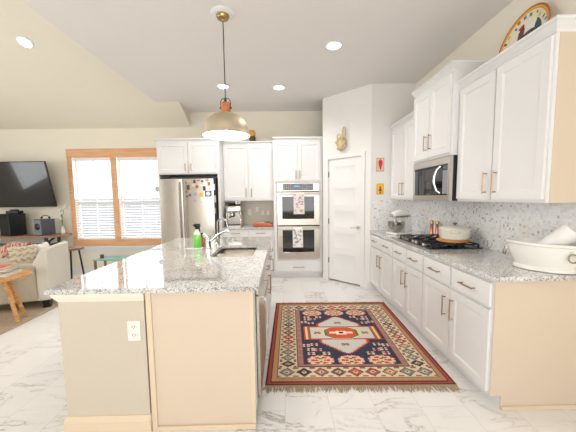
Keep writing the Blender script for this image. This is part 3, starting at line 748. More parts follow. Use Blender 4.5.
# cabinets of the island, facing the right aisle
GI = 'white island cabinets facing the aisle'
def island_unit(label, y0, W, nd, end=False):
    t = thing('island_cabinet', label, 'cabinet', (-.18, y0, 0), PI/2, GI)
    MB().box(0, W, 0, .612, .10, .66).box(0, W, 0, .05, .66, .884).box(0, W, .56, .612, .66, .884).build('body', M_CAB, t)
    MB().box(0, W, .07, .612, 0, .10).build('toe_kick', M_CAB, t)
    w_ = W/nd
    for k in range(nd):
        a, c_ = k*w_+.012, (k+1)*w_-.012
        drawer(t, a, c_, .700, .858)
        door(t, a, c_, .118, .678, 'l' if k else 'r', .47, hl=.17)
    return t
island_unit('white island cabinet beside the dishwasher, under the sink', 2.42, .92, 2)
island_unit('white island cabinet at the far end, nearest the refrigerator', 3.34, .42, 1)
t = thing('island_end_panel', 'flat shade-toned end panel of the island beside the half wall', 'panel', (-.818, 1.690, 0))
MB().box(0, .636, 0, .015, 0, .884).build('panel', M_END_SHADE, t)
MB().box(-.002, .030, -.012, .001, 0, .884, .002).build('corner_strip', M_TRIM2, t); MB().box(.612, .636, -.004, .001, .03, .884, .001).build('corner_strip', M_TRIM2, t)
MB().box(.030, .636, -.016, .0, 0, .030, .004).build('shoe_molding', M_TRIM2, t)
t = thing('dishwasher', 'stainless dishwasher at the near end of the island', 'dishwasher', (-.18, 1.81, 0), PI/2)
MB().box(0, .60, .0, .58, .10, .875).build('body', M_DARK, t); MB().box(0, .60, .07, .5, 0, .10).build('toe_kick', M_BLACK, t)
d = MB().box(.003, .597, -.022, -.001, .11, .80, .003).build('door', M_STEEL, t); MB().box(.003, .597, -.022, -.001, .805, .870, .003).build('control_strip', M_STEEL, t)
b = MB().cyl((.06, -.058, .76), (.54, -.058, .76), .009, n=10)
for xx in (.09, .51): b.cyl((xx, -.02, .76), (xx, -.058, .76), .007, n=8)
b.build('handle', M_STEEL, d)
tag(MB().box(-.79, -.181, 1.707, 1.808, .10, .884).build('filler_panel', M_CAB), 'white filler strip between island end panel and dishwasher', 'panel')
# island worktop with the sink cut-out
SX0, SX1, SY0, SY1 = -.655, -.270, 2.53, 3.14
o = slab('granite_countertop', [rect(-1.388, -.150, 1.655, 3.815), rrect(SX0, SX1, SY0, SY1, .05)], .030, M_GRAN); o.location = (0, 0, .884)
tag(o, 'large speckled granite worktop on the kitchen island', 'countertop')
t = thing('kitchen_sink', 'stainless undermount sink with two bowls in the island', 'sink', ((SX0+SX1)/2, (SY0+SY1)/2, .884))
hw, hl_ = (SX1-SX0)/2+.008, (SY1-SY0)/2+.008
M_SINK = m_steel('sink_steel', (112, 108, 102), .45)
def bowl(y0, y1):
    b = MB(); bm = b.bm; zs_ = [(-.002, 0), (-.17, .012), (-.195, .04)]
    rings = []
    for z, ins in zs_:
        rings.append([bm.verts.new((p[0], p[1], z)) for p in rrect(-hw+ins, hw-ins, y0+ins, y1-ins, .055, 5)])
    for a, c_ in zip(rings, rings[1:]):
        for i in range(len(a)): bm.faces.new((a[i], a[(i+1) % len(a)], c_[(i+1) % len(a)], c_[i]))
    bm.faces.new(rings[-1])
    o = b.build('bowl', M_SINK, t, ang=.9); s_ = o.modifiers.new('solid', 'SOLIDIFY'); s_.thickness = .002; s_.offset = 1
    MB().lathe([(.042, -.193), (.042, -.189), (.034, -.189), (.03, -.193), (0, -.193)], (0, (y0+y1)/2, 0), 24).build('drain', M_CHROME, o)
bowl(-hl_, -.012); bowl(.012, hl_)
MB().box(-hw, hw, -.012, .012, -.03, -.012, .003).build('divider', M_SINK, t)
# faucets and sprayer
t = thing('kitchen_faucet', 'chrome pull-out faucet with slanted spout behind the sink', 'faucet', (-.755, 2.93, .9145))
MB().lathe([(.030, 0), (.030, .008), (.024, .016), (.022, .075), (.025, .09), (.022, .105), (.012, .115), (0, .118)], n=24).build('faucet_base', M_CHROME, t)
MB().tube([(0, .0, .07), (.045, .005, .105), (.10, .01, .150), (.15, .012, .178), (.19, .012, .185), (.212, .012, .172)], [.015, .014, .013, .014, .016, .015], 12).build('spout', M_CHROME, t)
MB().tube([(0, 0, .10), (-.01, .01, .125), (-.04, .03, .150), (-.055, .04, .155)], [.012, .008, .007, .008], 10).build('lever_handle', M_CHROME, t)
t = thing('filter_faucet', 'thin chrome gooseneck faucet beside the pull-out faucet', 'faucet', (-.700, 3.10, .9145))
MB().lathe([(.020, 0), (.020, .006), (.012, .014), (.009, .03), (0, .03)], n=18).build('faucet_base', M_CHROME, t)
pts = [(0, 0, .02), (0, 0, .14), (0, 0, .23)]+[(.052-.052*math.cos(a), .0, .245+.052*math.sin(a)) for a in [PI*k/10 for k in range(10)]]+[(.112, 0, .205)]
MB().tube(pts, .009, 10).build('spout', M_CHROME, t)
MB().tube([(0, 0, .028), (-.02, 0, .034), (-.042, 0, .034)], .005, 8).build('lever_handle', M_CHROME, t)
# drinking glass beside faucet
t = MB().lathe([(.030, 0), (.036, .12), (.034, .12), (.028, .006), (0, .006)], n=24).build('drinking_glass', mat('clear_glass', (245, 250, 250), .02, trans=1.0, ior=1.3)); t.location = (-.80, 3.08, .9145)
tag(t, 'clear drinking glass behind the pull-out faucet', 'glass')
# tray + spray bottle + amber bottle
o = MB().box(-.085, .085, -.045, .045, 0, .008, .004, 2).build('soap_tray', M_CERAM); o.location = (-.915, 2.985, .9145); tag(o, 'thin white tray under the green spray bottle on the island', 'tray')
t = thing('spray_bottle', 'green liquid spray bottle with black trigger on the island', 'bottle', (-.885, 2.985, .9225)); t.scale = (1.1, 1.1, 1.12)
MB().lathe([(.034, 0), (.038, .006), (.038, .105), (.034, .122), (.0, .122)], n=28, sx=1.0, sy=.75).build('bottle_body', mat('bright_green_soap', (112, 196, 78), .18, coat=.3), t)
MB().lathe([(.034, .1225), (.030, .135), (.018, .155), (.014, .172), (0, .172)], n=24, sx=1, sy=.8).build('bottle_neck', mat('frosted_plastic', (228, 236, 224), .25), t)
hd = MB().cyl((0, 0, .172), (0, 0, .188), .015, n=14).box(-.024, .034, -.010, .010, .188, .222, .005, 2); hd.prism([(.012, .19), (.026, .19), (.034, .150), (.028, .148)], 'y', -.006, .006)
hd.box(-.036, -.022, -.006, .006, .202, .214, .002)
hd.build('trigger_head', M_BLACK, t)
t = thing('soap_bottle', 'small amber bottle with black pump behind the green spray bottle', 'bottle', (-.865, 3.075, .9145))
MB().lathe([(.028, 0), (.030, .005), (.030, .085), (.024, .100), (.010, .106), (0, .106)], n=24).build('bottle_body', mat('amber_liquid', (170, 92, 60), .15), t)
MB().cyl((0, 0, .106), (0, 0, .140), .005, n=8).box(-.012, .03, -.008, .008, .138, .150, .003).cyl((0, 0, .104), (0, 0, .116), .012, n=12).build('pump', M_BLACK, t)

# ---------------------------------------------------------------- espresso counter
t = thing('espresso_machine', 'silver espresso machine on the back counter beside the refrigerator panel', 'coffee machine', (-.872, 5.26, .9145))
MB().box(-.13, .13, -.10, .16, 0, .03, .006).box(-.13, .13, .05, .16, .03, .27, .006).box(-.135, .135, -.10, .16, .255, .375, .014, 2).box(-.13, -.118, -.06, .06, .03, .26).box(.118, .13, -.06, .06, .03, .26).build('body', M_STEEL, t)
MB().box(-.12, .12, -.098, .04, .030, .040).build('drip_tray', M_DARK, t)
MB().box(-.105, .105, .035, .049, .045, .25).build('cavity_back', m_steel('grey_steel', (150, 146, 140), .3), t)
MB().box(-.10, .10, -.104, -.10, .285, .345, .001).build('front_panel', m_steel('bright_steel', (220, 218, 214), .35), t)
MB().cyl((0, -.104, .315), (0, -.112, .315), .024, n=20).build('pressure_gauge', M_PLATE, t)
g = MB().cyl((-.03, -.03, .20), (-.03, -.03, .257), .032, n=20).build('group_head', M_CHROME, t)
MB().cyl((-.03, -.03, .178), (-.03, -.03, .20), .034, n=20).tube([(-.03, -.05, .19), (-.05, -.13, .18), (-.055, -.17, .175)], [.008, .012, .013], 10).build('portafilter', M_BLACK, g)
MB().tube([(.10, -.07, .26), (.118, -.10, .20), (.135, -.125, .14), (.14, -.13, .10)], .005, 8).build('steam_wand', M_CHROME, t)
MB().lathe([(.06, .375), (.065, .385), (.07, .42), (.0, .425)], (-.045, .05, 0), 20).box(.02, .11, -.02, .10, .375, .405, .006).build('bean_hopper', M_BLACK, t)
for k, (px_, lb) in enumerate(((.045, 'small white cup on top of the espresso machine, by the front'), (.085, 'small white cup on top of the espresso machine, at the back'))):
    o = MB().lathe([(.018, 0), (.026, .05), (.024, .05), (.016, .005), (0, .005)], n=18).build('coffee_cup', M_CERAM); o.location = (-.872+px_, 5.25+k*.06, .9145+.4065); tag(o, lb, 'cup', 'cups on the espresso machine')
t = thing('cutting_board', 'reddish wooden cutting board lying on the back counter', 'cutting board', (-.355, 5.28, .9145))
MB().box(-.175, .175, -.12, .12, 0, .045, .008, 2).build('board', m_wood('red_brown_wood', (172, 84, 52), (204, 112, 74), 4), t)
tag(MB().box(-.15, .15, -.10, .10, 0, .022, .006).build('cutting_board', m_wood('orange_wood', (208, 128, 84), (230, 156, 112), 4)), 'lighter orange wooden board stacked on the reddish board', 'cutting board').location = (-.37, 5.285, .9600)
o = thing('kitchen_knife', 'dark kitchen knife lying on the orange wooden board', 'knife', (-.27, 5.22, .9825), math.radians(5))
MB().box(-.05, .05, -.010, .010, 0, .014, .004).build('knife_handle', M_BLACK, o); MB().prism([(-.05, -.012), (-.18, 0), (-.05, .012)], 'z', .004, .007).build('blade', M_STEEL, o)

# gourd-like basket above the wall cabinet
t = thing('yellow_ornament', 'small amber ornament with dark base on top of the back wall cabinets', 'ornament', (-.53, 5.45, 2.47))
MB().lathe([(.0, 0), (.055, 0), (.062, .03), (.06, .075), (0, .075)], n=20).build('dark_base', mat('dark_bronze', (92, 74, 52), .4, .4), t)
MB().lathe([(.055, .075), (.072, .10), (.070, .15), (.045, .19), (0, .195)], (-.01, 0, 0), 24).build('amber_top', mat('amber_glaze', (222, 160, 62), .25, coat=.3), t)

# wall ornament above the pantry door (local frame of the pantry wall)
t = thing('wall_ornament', 'gold encrusted wall ornament with two loops above the pantry door', 'ornament', WA, -PI/4)
oc = bpy.data.objects
M_GOLD = mat('antique_gold', (208, 188, 148), .4, .3, noise=.35, nscale=60)
xo, zo = .395, 2.335
b = MB()
random.seed(5)
for i in range(60):
    a = random.uniform(0, 2*PI); r_ = random.random()**.5
    b.sph((xo+.075*r_*math.cos(a), -.055+.02*math.cos(i), zo-.075+.095*r_*math.sin(a)), random.uniform(.014, .026), n=8)
b.sph((xo, -.045, zo-.075), .075, (1, .55, 1.25)); b.build('encrusted_body', M_GOLD, t)
pts = [(xo+.055+.022*math.cos(a), -.05, zo+.095+.08*math.sin(a)) for a in [2*PI*k/20 for k in range(20)]]
MB().tube(pts, .011, 8, closed=True).build('tall_loop', M_GOLD, t)
pts = [(xo-.055+.032*math.cos(a), -.03, zo+.045+.045*math.sin(a)) for a in [2*PI*k/20 for k in range(20)]]
MB().tube(pts, .008, 8, closed=True).build('small_loop', M_GOLD, t)

# small tiles on the return wall
def pepper(u, v):
    x, z = u-.5, v-.5
    if abs(x) > .40 or abs(z) > .44: return (196, 160, 130)
    wv = .30*math.sqrt(max(0, 1-((z-.08)/.34)**2)) if z > -.0 else .26*max(0, (z+.42)/.42)**.8
    if abs(x-.02) < wv*.95 and z < .34: return (214, 46, 44)
    if abs(x) < .05 and z < .44 and z >= .30: return (90, 120, 60)
    return (222, 196, 176)
def sunface(u, v):
    x, z = u-.5, v-.5
    if abs(x) > .43 or abs(z) > .45: return (214, 160, 40)
    r_ = math.hypot(x*1.1, (z-.16)*1.5)
    if r_ < .16: return (120, 66, 30)
    if abs(x) < .07 and z < .1: return (96, 60, 26)
    if abs(abs(x)-.16) < .06 and abs(z+.1) < .08: return (96, 70, 26)
    return (240, 190, 50)
M_TILE = m_attr('painted_tile', .3, .03)
for nm, lb, x_, z0_, z1_, w_, fc in (('pepper_tile', 'small picture tile of a red pepper on the corner wall', 1.468, 1.795, 1.995, .115, pepper), ('yellow_tile', 'small yellow patterned tile below the red pepper tile', 1.472, 1.455, 1.615, .105, sunface)):
    t = thing(nm, lb, 'wall tile', (x_, 4.3495, (z0_+z1_)/2), 0, 'small picture tiles on the corner wall')
    h_ = (z1_-z0_)/2
    MB().box(-w_/2, w_/2, -.008, 0, -h_, h_, .001).build('tile_back', mat('terracotta_edge', (190, 140, 110), .6), t)
    painted_grid('painted_face', 24, 40, lambda u, v: ((u-.5)*w_*.98, -.0085, (v-.5)*2*h_*.98), fc, M_TILE, t)

# rooster plate leaning on the wall on top of the nearest wall cabinet
t = thing('rooster_plate', 'large yellow-rimmed painted plate with a dark bird, leaning above the cabinet', 'plate')
PR = .236
t.matrix_world = Matrix.Translation((1.858, 2.345, 2.392)) @ Matrix.Rotation(R90, 4, 'Z') @ Matrix.Rotation(math.radians(-12), 4, 'X') @ Matrix.Translation((0, 0, PR))
def plate_pos(u, v):
    r_ = v*PR; a = u*2*PI; d = 0.0
    if v > .62: d = -.022*((v-.62)/.38)
    return (r_*math.cos(a), d, r_*math.sin(a))
random.seed(11)
spots = [(k/22.0+random.uniform(-.01, .01), random.uniform(.72, .84), random.choice([(196, 100, 76), (104, 120, 150), (230, 180, 60), (96, 130, 80), (120, 70, 60)])) for k in range(22)]
def plate_col(u, v):
    if v > .955: return (176, 92, 40)
    if v > .90: return (240, 176, 40)
    if v > .885: return (214, 130, 50)
    if v > .66:
        for a, rr, c_ in spots:
            if abs(((u-a+.5) % 1)-.5) < .010 and abs(v-rr) < .045: return c_
        return (228, 224, 196)
    if v > .64: return (206, 150, 130)
    x, z = v*math.cos(2*PI*u)*.72, v*math.sin(2*PI*u)*.8-.14
    # dark bird silhouette: body, tail, neck, comb
    if ((x-.12)/.26)**2+((z+.10)/.17)**2 < 1: return (54, 66, 76)
    if ((x-.36)/.12)**2+((z-.10)/.26)**2 < 1: return (48, 76, 80)
    if ((x+.14)/.09)**2+((z-.08)/.22)**2 < 1: return (110, 58, 50)
    if ((x+.18)/.09)**2+((z-.30)/.07)**2 < 1: return (196, 40, 40)
    if abs(x-.08) < .025 and -.42 < z < -.2: return (220, 170, 60)
    return (238, 232, 214)
painted_grid('plate_face', 132, 40, plate_pos, plate_col, m_attr('glazed_pottery', .2, .03), t, thick=.006)

# ---------------------------------------------------------------- rug
RW, RL = 1.445, 1.71
t = thing('patterned_rug', 'woven geometric rug with red medallion on navy, lying in the aisle', 'rug', (-.150, 2.080, .001), math.radians(-1.6))
RED, NAVY, CREAM, TAN, PINK, GREEN, GREY, DK, ORG = (178, 62, 48), (48, 50, 72), (216, 202, 172), (186, 142, 98), (168, 124, 112), (84, 102, 78), (138, 138, 124), (56, 48, 50), (206, 76, 48)
dcols = [(176, 78, 62), GREY, (120, 78, 66), (190, 132, 96), DK, (196, 74, 54), (130, 128, 110), (160, 96, 80)]
def wob(x, y): return .5+.5*math.sin(x*311.7+y*173.3+math.sin(x*91+y*57)*3)
def diamond(dx, dy, hx, hy, c_):
    """stepped hexagon motif with outline and heart"""
    r_ = abs(dx)/hx+abs(dy)/hy
    if r_ < .18: return DK
    if r_ < .38: return CREAM
    if r_ < .80: return c_
    if r_ < .98: return (92, 66, 58)
    return None
def rosette(dx, dy, rx, ry):
    a = math.atan2(dy/ry, dx/rx); r_ = math.hypot(dx/rx, dy/ry)
    if r_ < .22: return (222, 196, 120)
    if r_ < .38: return DK if math.cos(4*a) > 0 else CREAM
    if r_ < .72: return ORG if math.cos(6*a) > -.4 else CREAM
    if r_ < .82: return CREAM
    if r_ < .98: return (196, 84, 70) if math.cos(12*a) > 0 else (230, 190, 176)
    return None
def floret(dx, dy, c_):
    if abs(dx) < .016 and abs(dy) < .010: return (150, 50, 50)
    if abs(abs(dx)-.022) < .013 and abs(abs(dy)-.014) < .010: return c_
    return None
def rugcol(u, v):
    x, y = u*RW, v*RL
    e = min(x, RW-x, y, RL-y)
    if e < .012: return (96, 40, 40)
    if e < .035: return (168, 74, 62)
    if e < .045: return (78, 46, 46)
    if e < .085:
        s_ = (x+y)*1.0
        return TAN if (int((s_)/.018) % 2) else (204, 150, 100) if x < .1 else (176, 124, 96)
    if e < .095: return (120, 76, 62)
    xi0, yi0 = .250, .235
    if x < xi0 or x > RW-xi0 or y < yi0 or y > RL-yi0:
        # cream border with hexagons
        bw = .155
        if y < yi0 or y > RL-yi0:
            yc = .095+ (yi0-.095)/2 if y < yi0 else RL-.095-(yi0-.095)/2
            n = 9; st = (RW-.19)/n; k = int((x-.095)/st); k = max(0, min(n-1, k)); xc = .095+(k+.5)*st
            c_ = diamond(x-xc, y-yc, st*.50, .062, dcols[(k*3+1) % 8]) if True else None
            if c_: return c_
            if abs(abs(y-yc)-.055) < .010 and abs(abs(x-xc)-st*.5) < .022: return (150, 92, 78)
        else:
            xc = .095+(xi0-.095)/2 if x < xi0 else RW-.095-(xi0-.095)/2
            n = 13; st = (RL-.47)/n; k = int((y-.235)/st); k = max(0, min(n-1, k)); yc = .235+(k+.5)*st
            c_ = diamond(x-xc, y-yc, .068, st*.52, dcols[(k*5+4) % 8])
            if c_: return c_
            if abs(abs(x-xc)-.060) < .010 and abs(abs(y-yc)-st*.5) < .018: return (150, 92, 78)
        return CREAM
    if x < xi0+.010 or x > RW-xi0-.010 or y < yi0+.010 or y > RL-yi0-.010: return (84, 62, 60)
    if x < xi0+.055 or x > RW-xi0-.055 or y < yi0+.035 or y > RL-yi0-.035:
        return PINK if wob(x*.2, y) > .35 else (150, 106, 98)
    fx0 = xi0+.055
    if x < fx0+.010 or x > RW-fx0-.010: return (120, 50, 50)
    # field
    X, Y = x-RW/2, y-(RL/2-.005)
    ax, ay = abs(X), abs(Y)
    # central octagon
    o_ = max(ax/.160, ay/.115, (ax/.160+ay/.115)/1.5)
    if o_ < .92:
        if ax < .025 and ay < .022: return DK
        if (ax < .055 and ay < .040) or (ay < .018 and ax < .12): return (236, 222, 200)
        return (222, 74, 40)
    if o_ < 1.08: return (96, 116, 74)
    if o_ < 1.14: return (232, 214, 170)
    # horizontal bar
    if ay < .150 and ax < .385:
        k = max(ay/.150, ax/.385)
        if ay > .138 or ax > .372: return (196, 74, 60)
        if ay > .126 or ax > .352: return (232, 200, 120) if ax > .352 else (196, 74, 60)
        if ax > .335: return (196, 74, 60)
        if ax > .318: return (90, 110, 90)
        f = floret(ax-.25, Y, (150, 80, 70))
        if f: return f
        return (206, 202, 184)
    # gables
    if ay < .400:
        wg = .255 if ay < .20 else .255-(ay-.20)*1.05
        st_ = math.floor(wg/.02)*.02
        if ax < st_-.035:
            f = floret(X, ay-.24, (150, 84, 84))
            if f: return f
            return (200, 200, 192)
        if ax < st_-.018: return (214, 170, 150)
        if ax < st_: return (190, 70, 62)
    # rosettes
    for yy in (-.515, .515):
        for xx in (-.265, 0, .265):
            c_ = rosette(X-xx, Y-yy, .120, .080)
            if c_: return c_
    for sx_ in (-1, 1):
        for (fx_, fy_, c_) in ((.20, .40, CREAM), (.34, .40, (224, 190, 180)), (.34, .33, CREAM), (.27, .34, (214, 150, 140)), (.38, .26, (224, 190, 180)), (.30, .24, CREAM)):
            for sy_ in (-1, 1):
                if fx_ < .28 and fy_ < .36: pass
                f = floret(X-sx_*fx_, Y-sy_*fy_, c_)
                if f: return f
    return NAVY
painted_grid('rug_pile', 190, 214, lambda u, v: (u*RW, v*RL, .009), rugcol, m_attr('woven_wool', .95, .12), t, thick=.009)
random.seed(2)
for (yy, sg) in ((0, -1), (RL, 1)):
    b = MB(); x = .004
    while x < RW:
        L_ = random.uniform(.045, .085)*(1 if sg < 0 else .5); dx = random.uniform(-.03, .03)
        b.tube([(x, yy, .006), (x+dx*.5, yy+sg*L_*.5, .007), (x+dx, yy+sg*L_, .004)], [.0055, .005, .002], 4); x += .0085
    o = b.build('fringe', mat('wool_fringe', (176, 156, 128), .95, noise=.2, nscale=40), t); o['label'] = 'tan wool fringe'

# ---------------------------------------------------------------- lights of the room
M_LENS = mat('glowing_lens', (255, 250, 240), .5, emit=(255, 248, 236), estr=14)
def can(label, loc, tiltx=0.0):
    t = thing('ceiling_light', label, 'light', loc, 0, 'recessed ceiling lights'); t.rotation_euler = (tiltx, 0, 0)
    MB().lathe([(.095, 0), (.095, -.006), (.075, -.012), (.070, -.004), (.070, 0), (.095, 0)], n=36).build('trim_ring', M_WHITE, t)
    MB().lathe([(.070, -.004), (.04, -.006), (0, -.006)], n=28).build('lens', M_LENS, t)
    d = bpy.data.lights.new('recessed_lamp', 'SPOT'); d.energy = CAN_POWER*4; d.color = CAN_COLOR; d.spot_size = math.radians(150); d.spot_blend = .6; d.shadow_soft_size = .07
    o = bpy.data.objects.new('recessed_lamp', d); COL.objects.link(o); o.parent = t; o.location = (0, 0, -.03)
can('recessed ceiling light nearest the camera, right of centre', (.584, 3.268, ZC-.001))
can('recessed ceiling light in front of the double oven', (-.021, 4.446, ZC-.001))
can('recessed ceiling light directly behind the pendant cord', (-.836, 4.391, ZC-.001))
vy = 4.085
can('recessed light on the sloped ceiling above the living area', (-3.37, vy, EAVE+(YB-vy)*SL-.002), -math.atan(SL))

# pendant
t = thing('pendant_lamp', 'champagne metal dome pendant with wooden neck over the island', 'lamp', (-.500, 2.72, 0))
MB().lathe([(.106, ZC-.001), (.106, ZC-.008), (.085, ZC-.020), (.062, ZC-.022), (0, ZC-.022)], n=40).build('ceiling_medallion', M_WHITE, t)
M_BRASS = mat('aged_brass', (176, 150, 98), .28, 1.0)
MB().lathe([(.058, ZC-.022), (.058, ZC-.030), (.048, ZC-.048), (.012, ZC-.055), (.008, ZC-.068), (0, ZC-.068)], n=32).build('canopy', M_BRASS, t)
M_CORD = mat('dark_fabric_cord', (62, 58, 52), .8)
MB().cyl((0, 0, 2.335), (0, 0, ZC-.06), .0045, n=8).build('cord', M_CORD, t)
MB().lathe([(0, 2.290), (.012, 2.290), (.012, 2.31), (.006, 2.335), (0, 2.335)], n=12).build('cord_grip', M_DARK, t)
MB().tube([(-.043, 0, 2.245), (-.045, 0, 2.30), (-.030, 0, 2.325), (0, 0, 2.327), (.030, 0, 2.325), (.045, 0, 2.30), (.043, 0, 2.245)], .0035, 8).cyl((-.052, 0, 2.245), (-.038, 0, 2.245), .010, n=10).cyl((.052, 0, 2.245), (.038, 0, 2.245), .010, n=10).build('bail', M_DARK, t)
MB().lathe([(0, 2.195), (.041, 2.195), (.043, 2.20), (.043, 2.285), (.038, 2.29), (0, 2.29)], n=28).build('wooden_neck', m_wood('orange_brown_wood', (170, 96, 52), (200, 124, 74), 5), t)
out = [(.048, 2.196)]
for k in range(1, 15):
    a = (PI/2)*(1-k/14.0); out.append((.048+.157*math.cos(a), 2.025+.171*math.sin(a)))
out += [(.212, 2.010), (.213, 1.998)]
inn = [(r_-.003, z_-.002) for r_, z_ in reversed(out[:-1])]
sh = MB().lathe(out, n=56)
for f in [f for f in sh.bm.faces if len(f.verts) > 4]: sh.bm.faces.remove(f)
o = sh.build('lamp_shade', mat('champagne_brushed_metal', (204, 190, 166), .5, .85), t)
sh = MB().lathe([(r_-.003, z_-.0005) for r_, z_ in out], n=56)
for f in [f for f in sh.bm.faces if len(f.verts) > 4]: sh.bm.faces.remove(f)
sh.build('shade_lining', mat('white_shade_lining', (250, 248, 244), .6), t)
MB().sph((0, 0, 2.09), .042, (1, 1, 1.15), n=20).cyl((0, 0, 2.13), (0, 0, 2.19), .018, n=12).build('bulb', mat('lit_bulb', (255, 250, 240), .5, emit=(255, 246, 230), estr=16), t)
d = bpy.data.lights.new('pendant_bulb', 'POINT'); d.energy = 12; d.color = (1.0, .92, .82); d.shadow_soft_size = .05
o = bpy.data.objects.new('pendant_bulb', d); COL.objects.link(o); o.parent = t; o.location = (0, 0, 2.035)

# ---------------------------------------------------------------- living area
# television, top tilted forward
t = thing('television', 'large black wall television tilted down on the back wall', 'television')
t.matrix_world = Matrix.Translation((-4.93, 5.46, 1.315)) @ Matrix.Rotation(math.radians(13), 4, 'X')
MB().box(-.73, .73, 0, .035, 0, .83, .004).build('casing', M_BLACK, t)
MB().box(-.718, .718, -.002, 0, .018, .818).build('screen', mat('tv_screen_glass', (30, 30, 36), .14, coat=.6), t)
MB().box(-.15, .15, .035, .12, .25, .55).build('wall_bracket', M_DARK, t)
# console table
t = thing('console_table', 'narrow wooden console table below the television, on dark brackets', 'table', (-5.20, 5.20, 0))
MB().box(-.9, 1.13, 0, .42, .765, .80, .004).build('tabletop', M_WALNUT, t)
for xx in (-.85, .92):
    b = MB().box(xx-.02, xx+.02, .04, .08, 0, .765).box(xx-.02, xx+.02, .34, .38, 0, .765).box(xx-.02, xx+.02, .08, .34, .60, .64)
    b.tube([(xx+.02, .06, .60), (xx+.06, .06, .70), (xx+.14, .06, .755)], .02, 8)
    b.build('leg', M_DARK, t)
t = thing('storage_bench', 'grey fabric storage bench tucked beneath the console table', 'bench', (-5.15, 5.22, 0))
MB().box(-.62, .62, 0, .38, .06, .62, .02, 2).build('bench_body', mat('pale_grey_fabric', (176, 174, 174), .9, noise=.05), t); MB().box(-.58, .58, .03, .35, 0, .06).build('plinth', M_BLACK, t)
# speakers
def speaker(label, x0, x1, y, h_, mm, cone):
    t = thing('speaker', label, 'speaker', ((x0+x1)/2, y, .801), math.radians(-16), 'speakers on the console table')
    w_ = (x1-x0)/2
    MB().box(-w_, w_, -.0, .24 if cone else .28, 0, h_, .006).build('cabinet', mm, t)
    MB().box(-w_+.01, w_-.01, -.008, 0, .01, h_-.01, .002).build('grille', M_BLACK if not cone else mat('mid_grey_baffle', (126, 132, 142), .5), t)
    if cone:
        MB().lathe([(.062, 0), (.058, .006), (.02, .02), (0, .02)], n=28).build('cone', M_BLACK, t)
        c_ = t.children[0] if t.children else None
        for ch in [x for x in bpy.data.objects if x.parent == t and x.name.startswith('cone')]:
            ch.rotation_euler = (PI/2, 0, 0); ch.location = (0, -.028+.02, h_*.55)
    return t
M_SPK = mat('dark_grey_vinyl', (76, 80, 88), .5)
speaker('large black speaker box on the console table', -5.13, -4.89, 5.27, .40, M_DARK, False)
speaker('small grey speaker with round cone on the console table', -4.52, -4.33, 5.28, .29, M_SPK, True)
o = MB().box(-.11, .11, -.06, .06, 0, .05, .005).box(-.05, .05, -.04, .04, .05, .075, .004).build('media_box', M_BLACK); o.location = (-4.92, 5.40, 1.202); tag(o, 'small black device on top of the large speaker', 'device')
t = thing('headphones', 'dark headphones resting on the small grey speaker', 'headphones', (-4.37, 5.40, 1.092))
MB().tube([(.07*math.cos(a), 0, .02+.05*math.sin(a)) for a in [PI*k/10 for k in range(11)]], .008, 8).build('headband', mat('brown_leather', (110, 86, 66), .5), t)
for sx_ in (-1, 1): MB().sph((.07*sx_, 0, .024), .022, (.6, 1, 1)).build('ear_cup', M_BLACK, t)
# sprig in vase behind
t = thing('flower_sprig', 'white flowering sprig in a small vase beside the television corner', 'plant', (-4.17, 5.53, .801))
MB().lathe([(.03, 0), (.04, .05), (.022, .12), (.026, .14), (0, .14)], n=20).build('vase', M_CERAM, t)
random.seed(9)
b = MB(); fl = MB()
for k in range(5):
    a = random.uniform(-1, 1); top = (a*.12, random.uniform(-.03, .03), random.uniform(.36, .56))
    b.tube([(0, 0, .10), (top[0]*.3, top[1], .28), top], .004, 6)
    for j in range(4):
        p = (top[0]+random.uniform(-.04, .04), top[1]+random.uniform(-.02, .02), top[2]-j*.035)
        fl.sph(p, .016, (1.3, .5, 1), n=8)
b.build('stems', mat('sprig_green', (104, 128, 84), .7), t); fl.build('petals', mat('sprig_white', (232, 230, 214), .7), t)

# armchair, seen from the back corner
M_SOFA = mat('light_grey_linen', (196, 186, 168), .9, noise=.06, nscale=14, bump=.3)
M_SOFB = mat('pale_linen_back', (214, 208, 194), .9, noise=.04, nscale=14, bump=.3)
AR = math.atan2(-.34, -.94)
t = thing('armchair', 'beige linen armchair seen from behind, facing the living area', 'armchair', (-3.10, 3.80, .0095), AR)
# local +x = the way the chair faces, +y = towards the camera, chair spans y in [-0.98, 0]
o = MB().prism([(0, .10), (.16, .10), (.17, .60), (.06, .795), (0, .785)], 'y', -.82, 0).build('backrest', M_SOFB, t); mb = o.modifiers.new('b', 'BEVEL'); mb.width = .02; mb.segments = 3
for y0 in (-.15, -.82): 
    o = MB().box(.10, .95, y0, y0+.15, .10, .600, .03, 3).build('arm', M_SOFA, t)
MB().box(.12, .93, -.67, -.15, .10, .30, .01).build('seat_base', M_SOFA, t)
MB().box(.18, .95, -.665, -.155, .30, .46, .04, 3).build('seat_cushion', M_SOFB, t)
for xx in (.06, .88):
    for yy in (-.06, -.76): MB().box(xx-.04, xx+.04, yy-.04, yy+.04, 0, .10).build('leg', M_BLACK, t)
RM = Matrix.Translation((-3.10, 3.80, .0095)) @ Matrix.Rotation(AR, 4, 'Z')
def cushion(name, label, local, w_, h_, th, rot, fcol=None, mm=None, cat='pillow'):
    t = thing(name, label, cat); t.matrix_world = RM @ Matrix.Translation(local) @ rot
    def shape(sg):
        def pos(u, v):
            x, z = u-.5, v-.5
            e = (1-(2*x)**4)*(1-(2*z)**4); pin = 1-.10*(abs(2*x)**3*(1-abs(2*z)))
            return (x*w_*(1-.08*(1-(2*z)**2)*abs(2*x)), sg*th/2*max(0, e)**.5, z*h_*(1-.08*(1-(2*x)**2)*abs(2*z)))
        return pos
    for sg in (-1, 1):
        painted_grid('cushion_side', 20, 20, shape(sg), fcol, m_attr('cushion_cloth', .9, .08), t)
    return t
def patt(u, v):
    s_ = math.sin(u*14+math.sin(v*11)*2)*math.sin(v*13)
    return (184, 164, 128) if s_ > .45 else (210, 200, 182) if s_ > -.6 else (168, 152, 136)
